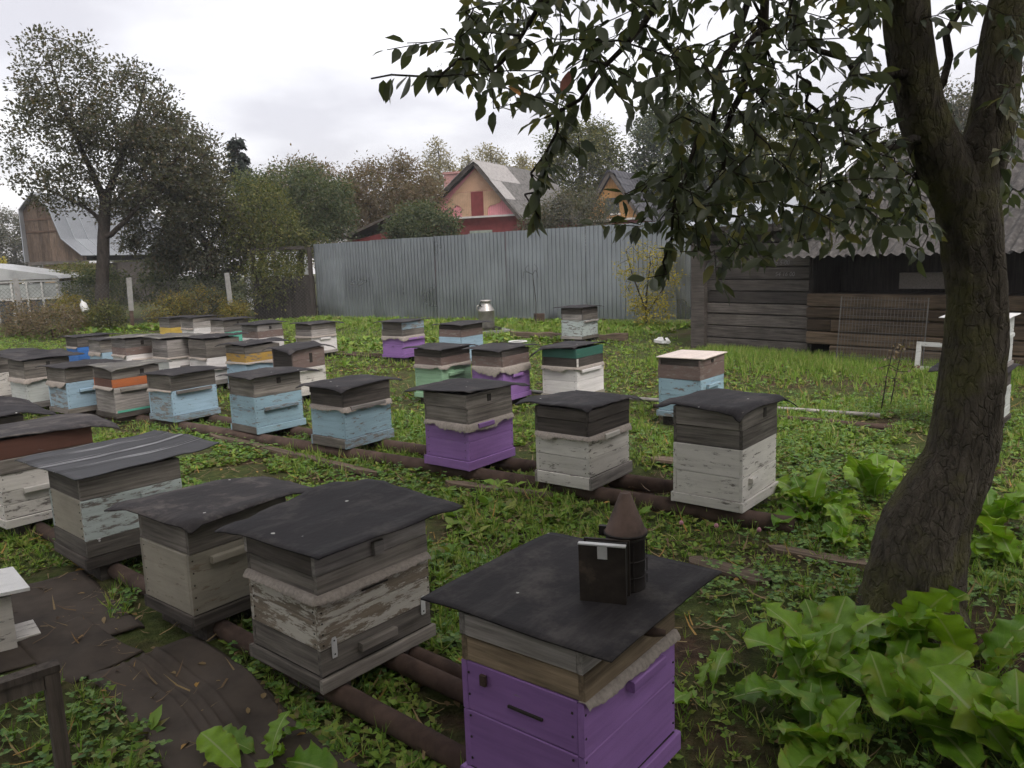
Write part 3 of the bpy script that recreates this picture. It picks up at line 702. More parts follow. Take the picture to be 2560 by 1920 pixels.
# ------------------------------------------------------------------ trees
def grow(polys, targets, r, step=.3, low=0.0, sag=0.0, jit=.06):
    """skeleton: given limbs, then each target tied to the nearest limb point. Returns pos, parent, given radii, paths"""
    pos = []; par = []; rad = []
    for pts, rr in polys:
        pts = np.array(pts, float)
        if pos: st = int(np.argmin(((np.array(pos)-pts[0])**2).sum(1)))
        else: pos.append(pts[0]); par.append(-1); rad.append(rr[0]); st = 0
        prev = st
        for i in range(1, len(pts)):
            k = max(1, int(np.linalg.norm(pts[i]-pts[i-1])/step))
            for j in range(1, k+1):
                t = j/k; pos.append(pts[i-1]*(1-t)+pts[i]*t+r.normal(0, jit*.3, 3)*(step)); par.append(prev); prev = len(pos)-1
                rad.append(rr[i-1]*(1-t)+rr[i]*t)
    A = np.zeros((len(pos)+len(targets)*40, 3)); n_ = len(pos); A[:n_] = pos
    ctr = A[:n_].mean(0)
    dmin = np.array([np.sqrt(((A[:n_]-t)**2).sum(1).min()) for t in targets])
    paths = []
    for ti in np.argsort(dmin):
        t = targets[ti]; d = A[:n_]-t; dist = np.sqrt((d**2).sum(1))
        cost = dist*(1+low*np.clip(-d[:, 2]/np.maximum(dist, .01), 0, 1)); s = int(np.argmin(cost)); p0 = A[s].copy()
        L = np.linalg.norm(t-p0); k = max(1, min(30, int(L/step))); path = [s]; prev = s
        bend = r.normal(0, jit, 3)*L
        for j in range(1, k+1):
            u = j/k; q = p0*(1-u)+t*u + bend*4*u*(1-u); q[2] += sag*L*4*u*(1-u)
            A[n_] = q; par.append(prev); rad.append(0.0); prev = n_; path.append(n_); n_ += 1
        paths.append(path)
    return A[:n_], np.array(par), np.array(rad), paths
def radii(par, rad, tip, p=2.3):
    n_ = len(par); acc = np.zeros(n_); kids = np.bincount(par[par >= 0], minlength=n_)
    for i in range(n_-1, -1, -1):
        if kids[i] == 0: acc[i] = tip**p
        if par[i] >= 0: acc[par[i]] += acc[i]
    r_ = acc**(1/p)
    return np.where(rad > 0, np.maximum(rad, np.minimum(r_, rad)), r_)
def limbs(pos, par, rd, sel, sides):
    idx = np.where(sel & (par >= 0))[0]; a = pos[par[idx]]; b = pos[idx]; ra = np.minimum(rd[par[idx]], rd[idx]*1.6); rb = rd[idx]
    d = unit(b-a); up = np.where(np.abs(d[:, 2:3]) < .9, [[0, 0, 1.]], [[1., 0, 0]]); x = unit(np.cross(d, up)); y = np.cross(x, d)
    th = np.arange(sides)*2*math.pi/sides; cs = np.cos(th)[None, :, None]; sn = np.sin(th)[None, :, None]
    A = a[:, None]+(x[:, None]*cs+y[:, None]*sn)*ra[:, None, None]; B = b[:, None]+(x[:, None]*cs+y[:, None]*sn)*rb[:, None, None]
    V = np.concatenate([A, B], 1).reshape(-1, 3); k = np.arange(sides); k2 = (k+1) % sides
    q = np.stack([k, k2, k2+sides, k+sides], -1)[None]+(np.arange(len(idx))*2*sides)[:, None, None]
    return V, q.reshape(-1, 4)

def bark(name, c, moss=None, scale=1.0):
    N = NT(name, .95, 0, .15); co = N.coords((14*scale, 14*scale, 5*scale), 'Object', False)
    n1 = N.noise(co, 1, 8, .7); n2 = N.noise(N.coords((3, 3, 3), 'Object', False), 1.3, 5, .65); n3 = N.noise(N.coords((40, 40, 40), 'Object', False), 1, 4, .6)
    col = N.ramp(n1, [(.3, shade(c, .35)), (.5, c), (.75, shade(c, 1.7))])
    vo = N.n('ShaderNodeTexVoronoi', Vector=N.n('ShaderNodeVectorMath', _operation='ADD', i0=N.coords((30*scale, 30*scale, 9*scale), 'Object', False), i1=N.n('ShaderNodeVectorMath', _operation='SCALE', i0=N.n('ShaderNodeTexNoise', Vector=N.coords((9, 9, 5), 'Object', False), Scale=1.0, Detail=4.0).outputs['Color'], Scale=3.5).outputs[0]).outputs[0], Scale=1.0, _feature='DISTANCE_TO_EDGE')
    wob = N.n('ShaderNodeMath', _operation='MULTIPLY_ADD', i0=n3, i1=.12, i2=vo.outputs['Distance'])
    crk = N.ramp(wob.outputs[0], [(.05, .0), (.16, 1.0)])
    col = N.mix(1.0, col, N.mix(crk, (.86, .85, .84), (1, 1, 1)), 'MULTIPLY')
    if moss: col = N.mix(N.ramp(n2, [(.45, 0.), (.62, .75)]), col, N.mix(n3, shade(moss, .6), shade(moss, 1.5)))
    N.bump(N.n('ShaderNodeMath', _operation='ADD', i0=n1, i1=N.n('ShaderNodeMath', _operation='MULTIPLY', i0=crk, i1=.22).outputs[0]).outputs[0], 1.0, .05); return N.color(col)
M_['bark'] = bark('dark_bark', (0.05, 0.042, 0.036))
M_['mossbark'] = bark('mossy_cherry_bark', (0.095, 0.082, 0.066), (0.115, 0.112, 0.045))
def ell(r, n_, c, rad, shell=.55):
    d = unit(r.normal(0, 1, (n_, 3))); u = (shell**3+(1-shell**3)*r.random(n_))**(1/3)
    return np.array(c)+d*u[:, None]*np.array(rad)
def cluster_leaves(r, pts, per, spread, size, tmpl=LEAF2, droop=-.2, up=0.0):
    k = len(pts)*per; c = np.repeat(pts, per, 0); P = c+r.normal(0, 1, (k, 3))*spread*np.array([1, 1, .8])
    d = unit(P-c+r.normal(0, .5, (k, 3))*spread)+np.array([0, 0, droop+up])
    return bulk(tmpl, P, frames(d, np.tile([0, 0, 1.], (k, 1))+r.normal(0, .6, (k, 3))), r.uniform(.65, 1.25, k)*size)
def tree(name, label, base, polys, hull, ntar, leaf, lsize, per, spread, seed, bk=None, group=None, tip=.006, catg='tree', droop=-.2, up=0., low=.6, step=.3, floor=.3, dense=2.6):
    """polys: trunk and limbs as (points, radii) relative to the base; hull: ellipsoids (centre, radii, share)"""
    r = np.random.default_rng(seed)
    t = thing(name, label, catg, base, 0, group)
    tg = np.concatenate([ell(r, max(2, int(ntar*1.7*s)), c, rd_) for c, rd_, s in hull]); tg = tg[tg[:, 2] > floor]
    pos, par, rad, paths = grow(polys, tg, r, step, low)
    rd = radii(par, rad, tip)
    thick = rad > 0
    v, f = limbs(pos, par, rd, thick, 8); new('trunk', me_np('trunk', v, f, True), bk or M_['bark'], t)
    v, f = limbs(pos, par, rd, ~thick, 4); new('branches', me_np('branches', v, f), bk or M_['bark'], t, kind='stuff')
    ends = np.concatenate([pos[p[max(1, int(len(p)*.45)):]] for p in paths if len(p) > 1])
    v, f = cluster_leaves(r, ends, max(6, int(per*dense)), spread*.72, lsize*.68, LEAF2, droop, up)
    new('crown', me_np('crown', v, f), leaf, t, kind='stuff')
    return t
LF = dict(
 apple=leafmat('apple_leaves', [(.05,.072,.042), (.07,.096,.052), (.095,.125,.064), (.125,.15,.08), (.17,.18,.10)], .5),
 dull=leafmat('dull_grey_green_leaves', [(.065,.07,.055), (.085,.092,.068), (.11,.118,.084), (.14,.14,.10), (.15,.12,.085)], .5),
 olive=leafmat('olive_leaves', [(.07,.085,.035), (.10,.12,.042), (.14,.155,.055), (.20,.19,.065)], .5),
 reddish=leafmat('reddish_autumn_leaves', [(.17,.115,.085), (.15,.13,.085), (.21,.15,.10), (.13,.13,.08), (.24,.18,.115)], .5),
 gold=leafmat('golden_leaves', [(.27,.20,.04), (.32,.25,.05), (.18,.13,.04), (.13,.15,.05), (.36,.30,.08), (.16,.18,.06)], .5),
 yellow=leafmat('yellow_leaves', [(.42,.34,.05), (.5,.42,.08), (.34,.30,.05), (.2,.2,.05)], .5),
 paleyellow=leafmat('pale_poplar_leaves', [(.24,.215,.13), (.30,.26,.15), (.20,.19,.125), (.34,.29,.14)], .5),
 pine=leafmat('pine_needles', [(.04,.065,.04), (.065,.09,.05), (.09,.115,.055), (.13,.14,.06)], .2),
 spruce=leafmat('spruce_needles', [(.014,.022,.016), (.02,.03,.022), (.03,.04,.028)], .1))

# cherry tree behind the left fence
tree('cherry_tree', 'tall dark cherry tree behind the chain link fence', (-12.4, 24.4, 0),
     [([(0,0,-.1), (.1,0,1.2), (.25,.05,2.4), (.5,0,3.8)], [.24, .2, .18, .16]),
      ([(.5,0,3.8), (.1,.1,4.8), (-.4,.1,6.2), (-.7,.1,7.8)], [.12, .09, .06, .02]),
      ([(.5,0,3.8), (1.1,0,5.0), (1.7,.2,6.4), (2.0,.2,7.3)], [.12, .09, .05, .02]),
      ([(.3,0,2.6), (1.1,-.1,3.2), (2.2,-.2,4.2), (3.2,-.1,5.4)], [.09, .07, .05, .02]),
      ([(.4,0,3.2), (-.3,.2,3.7), (-1.3,.2,4.2), (-2.0,.2,4.3)], [.06, .05, .03, .015])],
     [((-.3,0,7.0), (1.3,1.3,1.8), .2), ((-.8,0,5.3), (1.5,1.5,1.6), .2), ((1.3,0,6.3), (1.5,1.5,1.4), .24), ((2.2,.2,4.7), (1.8,1.7,1.7), .26), ((.3,.3,4.2), (2.6,1.2,.9), .12)],
     380, LF['dull'], .17, 16, .20, 21, droop=-.05, up=.35, dense=2.1)
tree('plum_tree', 'dense dark plum tree leaning right of the cherry trunk', (-9.7, 26.2, 0),
     [([(0,0,-.1), (.1,0,1.3), (.0,.1,2.4)], [.18, .15, .12]), ([(0,.1,2.4), (-.8,0,4.0)], [.09, .03]), ([(0,.1,2.4), (1.0,.1,3.6)], [.09, .03])],
     [((-1.2,0,3.6), (1.7,1.4,1.9), .5), ((.1,0,2.7), (1.6,1.4,1.4), .3), ((-.9,0,5.0), (1.6,1.4,1.6), .4)], 280, LF['dull'], .16, 20, .22, 22)
tree('apple_tree', 'yellow green apple tree spreading over the chain link fence', (-8.3, 26.6, 0),
     [([(0,0,-.1), (.1,0,1.0), (.2,.1,2.0)], [.16, .13, .1]), ([(.2,.1,2.0), (1.2,-.2,2.9)], [.07, .03]), ([(.2,.1,2.0), (-.7,.1,3.4)], [.07, .03])],
     [((-.2,0,3.3), (1.7,1.3,1.3), .5), ((.5,-.3,2.3), (1.9,1.1,.9), .3), ((.9,-1.2,1.3), (.9,.6,.8), .2)], 190, LF['olive'], .14, 16, .22, 23)
tree('orchard_tree', 'broad dark green apple tree left of the metal fence', (-7.9, 30.5, 0),
     [([(0,0,-.1), (0,0,1.2), (.2,0,2.4)], [.18, .15, .12])], [((.1,0,3.7), (2.3,1.8,1.6), .8), ((-1.2,0,4.3), (1.2,1.2,1.1), .2)], 170, LF['apple'], .16, 32, .26, 24)
tree('orchard_tree', 'reddish brown autumn tree behind the red outbuilding', (-5.4, 36.0, 0),
     [([(0,0,-.1), (0,0,1.5), (.1,0,3)], [.18, .15, .12])], [((.3,0,4.3), (2.5,1.9,1.9), 1.0)], 170, LF['reddish'], .17, 28, .28, 25)
tree('orchard_tree', 'greyish red autumn tree above the dark green apple', (-9.8, 38.0, 0),
     [([(0,0,-.1), (0,0,1.5), (.1,0,3)], [.18, .15, .12])], [((.3,0,4.6), (2.8,1.9,1.7), 1.0)], 150, LF['reddish'], .19, 26, .32, 26)
tree('apple_sapling', 'dark glossy young apple tree in front of the red house', (-3.4, 32.0, 0),
     [([(0,0,-.1), (0,0,1.2), (0,0,2.2)], [.10, .09, .06])], [((.1,0,2.9), (1.45,1.1,.95), 1.0)], 90, LF['apple'], .17, 28, .22, 27)
tree('garden_bush', 'rounded grey green bush right of the red house', (2.5, 32.0, 0),
     [([(0,0,-.1), (0,0,1.0), (0,0,1.8)], [.12, .1, .08])], [((.1,0,2.5), (2.1,1.4,1.7), 1.0)], 150, LF['dull'], .15, 28, .25, 28, catg='bush')
tree('pine_tree', 'tall loose green tree behind the amber house', (4.6, 50.0, 0),
     [([(0,0,-.1), (0,0,4), (.1,0,9)], [.25, .2, .06])], [((0,0,6.8), (2.6,2.0,3.2), 1.0)], 150, LF['olive'], .28, 22, .38, 29, group='tall trees behind the houses', tip=.012)
tree('pine_tree', 'big dark green pine rising above the shed corner', (10.5, 50.0, 0),
     [([(0,0,-.1), (0,0,5), (.1,0,10)], [.28, .22, .06])], [((0,0,6.8), (3.2,2.4,4.0), 1.0)], 190, LF['pine'], .30, 24, .42, 30, group='tall trees behind the houses', tip=.012)
for i, (x, y, h, w, lb) in enumerate([(-6.0, 76, 12.3, 1.7, 'slender pale poplar standing leftmost behind the red house'), (-3.4, 78, 11.3, 1.3, 'thin pale poplar just left of the red roof ridge'),
                          (-1.2, 75, 11.8, 1.9, 'widest pale poplar above the red roof ridge'), (1.7, 77, 11.0, 1.4, 'pale poplar above the right end of the red roof')]):
    tree('poplar', lb, (x, y, 0), [([(0,0,-.1), (0,0,h*.5), (0,0,h*.97)], [.25, .18, .03])], [((0,0,h*.62), (w,w,h*.38), 1.0)], 150, LF['paleyellow'], .34, 9, .36, 40+i,
         group='poplars on the skyline', tip=.012, up=.3, droop=0)
tree('golden_tree', 'golden yellow tree right of the poplars', (3.0, 72, 0), [([(0,0,-.1), (0,0,3), (0,0,7)], [.2, .15, .03])], [((0,0,6.4), (1.7,1.5,3.2), 1.0)], 70, LF['gold'], .28, 16, .36, 46, tip=.012)
# skyline trees further left and right
for i, (x, y, h, w, lf, lb) in enumerate([(-40, 66, 6.5, 5.5, 'dull', 'far grey green tree at the left edge of the skyline'), (-31, 70, 5.6, 5, 'olive', 'far olive tree beyond the gambrel barn roof'),
        (-20, 74, 7.8, 4.5, 'paleyellow', 'far pale tree behind the spruce'), (-14.5, 76, 8.6, 4.2, 'reddish', 'far russet tree beside the high street lamp'), (-10, 80, 9.0, 4, 'pine', 'far dark tree left of the poplars'),
        (15, 46, 8.5, 4, 'olive', 'olive tree seen through the hanging cherry leaves'), (22, 42, 9.4, 4.5, 'dull', 'grey green tree behind the forked cherry trunk'), (30, 46, 9, 5, 'olive', 'olive tree at the far right behind the barn'),
        (18, 60, 7, 5, 'yellow', 'yellow tree far behind the slate shed roof')]):
    tree('skyline_tree', lb, (x, y, 0), [([(0,0,-.1), (0,0,h*.3), (0,0,h*.7)], [.25, .2, .08])], [((0,0,h*.6), (w*.75,w*.6,h*.42), .75), ((w*.3,0,h*.45), (w*.7,w*.5,h*.33), .25)],
         150, LF[lf], .26, 26, .42, 60+i, group='trees on the skyline', tip=.012, dense=2.2)
# spruce
r = np.random.default_rng(70); sprt = thing('spruce', 'dark spruce behind the cherry tree crown', 'tree', (-11.6, 36, 0))
MB().tube([(0, 0, 0), (0, 0, 4), (0, 0, 7.4)], [.2, .13, .02], 8).build('trunk', M_['bark'], sprt)
P = []; D = []
for k in range(150):
    z = r.uniform(1.6, 7.2); L = (7.5-z)*.30+.1; a = r.random()*6.283
    for j in range(26):
        u = r.random()**.7*L; P.append((math.cos(a)*u+r.normal(0, .06), math.sin(a)*u+r.normal(0, .06), z-u*.35+r.normal(0, .05))); D.append((math.cos(a+r.normal(0, .8)), math.sin(a+r.normal(0, .8)), -.4))
v, f = bulk(LEAF4, np.array(P), frames(np.array(D), np.tile([0, 0, 1.], (len(D), 1))+r.normal(0, .4, (len(D), 3))), r.uniform(.14, .3, len(P)))
new('crown', me_np('crown', v, f), LF['spruce'], sprt, kind='stuff')
# leafless tree top
r = np.random.default_rng(71)
bt = thing('bare_tree', 'bare twiggy tree top right of the spruce', 'tree', (-10.3, 37.5, 0))
pos, par, rad, paths = grow([([(0,0,0), (0,0,2.5), (.3,0,4.6)], [.15, .12, .06])], ell(r, 90, (.3, 0, 5.3), (1.6, 1.0, 1.1)), r, .3, .5)
v, f = limbs(pos, par, radii(par, rad, .008), np.ones(len(par), bool), 4); new('branches', me_np('branches', v, f), M_['bark'], bt, kind='stuff')

def bush(name, label, x, y, rx, rz, lf, n_, per, size, seed, group=None, catg='bush'):
    return tree(name, label, (x, y, 0), [([(0,0,-.05), (0,0,rz*.5)], [.03, .02])], [((0,0,rz*.95), (rx,rx*.8,rz*.95), 1.0)], n_, LF[lf], size, per, .12, seed, group=group, tip=.003, catg=catg, step=.2, floor=.08, dense=1.6)
bs = 'autumn bushes along the chain link fence'
bush('autumn_bush', 'golden bush right of the left grey post', -10.3, 24.3, .7, .55, 'gold', 45, 22, .10, 81, bs)
bush('autumn_bush', 'golden bush right behind the yellow hive', -9.4, 24.9, .65, .6, 'gold', 45, 22, .10, 82, bs)
bush('autumn_bush', 'yellow bush around the foot of the cherry trunk', -12.9, 23.7, .8, .6, 'gold', 45, 22, .10, 83, bs)
bush('autumn_bush', 'russet weedy bush at the left end of the fence', -13.6, 22.3, .8, .55, 'reddish', 45, 22, .10, 84, bs)
bush('autumn_bush', 'brown weedy thicket beside the deep blue hive', -12.2, 21.3, .8, .5, 'reddish', 40, 22, .10, 85, bs)
bush('autumn_bush', 'low golden tuft behind the pale hives near the board fence', -8.2, 24.1, .45, .38, 'gold', 28, 20, .09, 86, bs)
bush('autumn_bush', 'olive weeds between post and cherry trunk', -11.7, 23.3, .5, .45, 'olive', 30, 22, .10, 87, bs)
bush('yellow_bush', 'bright yellow bush beyond the greenhouse roof', -28.3, 43, 2.2, 1.5, 'yellow', 70, 30, .2, 88)
bush('currant_bush', 'tall leafy thicket between the cherry trunk and the plum tree', -11.0, 27.6, 1.7, 1.35, 'apple', 90, 28, .15, 94)
bush('currant_bush', 'green bush beside the brick base of the barn', -16.2, 30.5, 1.7, 1.15, 'olive', 70, 28, .14, 89)
bush('currant_bush', 'dark bush under the plum tree behind the fence', -9.4, 25.6, 1.3, .8, 'apple', 60, 28, .13, 90)
bush('currant_bush', 'dark green bush behind the cherry trunk', -13.6, 27.0, 1.3, .95, 'apple', 60, 28, .13, 91)
bush('edge_tree', 'dark leafy branch end at the far left edge', -31.5, 42, 1.8, 2.2, 'apple', 70, 26, .2, 92)
tree('yellow_shrub', 'thin yellow leaved shrub against the metal fence', (3.15, 18.4, 0),
     [([(0,0,-.05), (0,0,.8), (.1,0,1.5)], [.03, .02, .012]), ([(0,0,.3), (.35,-.1,.9), (.5,-.1,1.3)], [.02, .015, .008]), ([(0,0,.4), (-.3,0,1.2), (-.45,0,1.8)], [.02, .015, .008])],
     [((0,0,1.2), (.75,.3,.9), .7), ((.1,-.1,.45), (.5,.3,.35), .3)], 90, LF['yellow'], .085, 9, .09, 93, tip=.003, step=.2, catg='shrub', floor=.1, dense=2.2)

# unseen trees added behind the viewpoint to keep the foreground in shade
for i, (x, y, w, h, lb) in enumerate([(-3.2, -3.4, 3.0, 2.6, 'unseen shade tree added behind the viewpoint on the left'), (.8, -4.6, 3.2, 2.8, 'unseen shade tree added straight behind the viewpoint'), (5.0, -2.6, 2.8, 2.7, 'unseen shade tree added behind the viewpoint on the right'), (-6.6, -.6, 2.6, 2.5, 'unseen shade tree added left of the viewpoint')]):
    tree('unseen_shade_tree', lb, (x, y, 0), [([(0,0,-.1), (0,0,1.0), (0,0,2.4)], [.16, .14, .1])], [((0,0,h), (w,w*.8,h*.9), 1.0)], 150, LF['apple'], .30, 16, .30, 110+i, group='unseen shade trees added around the viewpoint', dense=1.1)

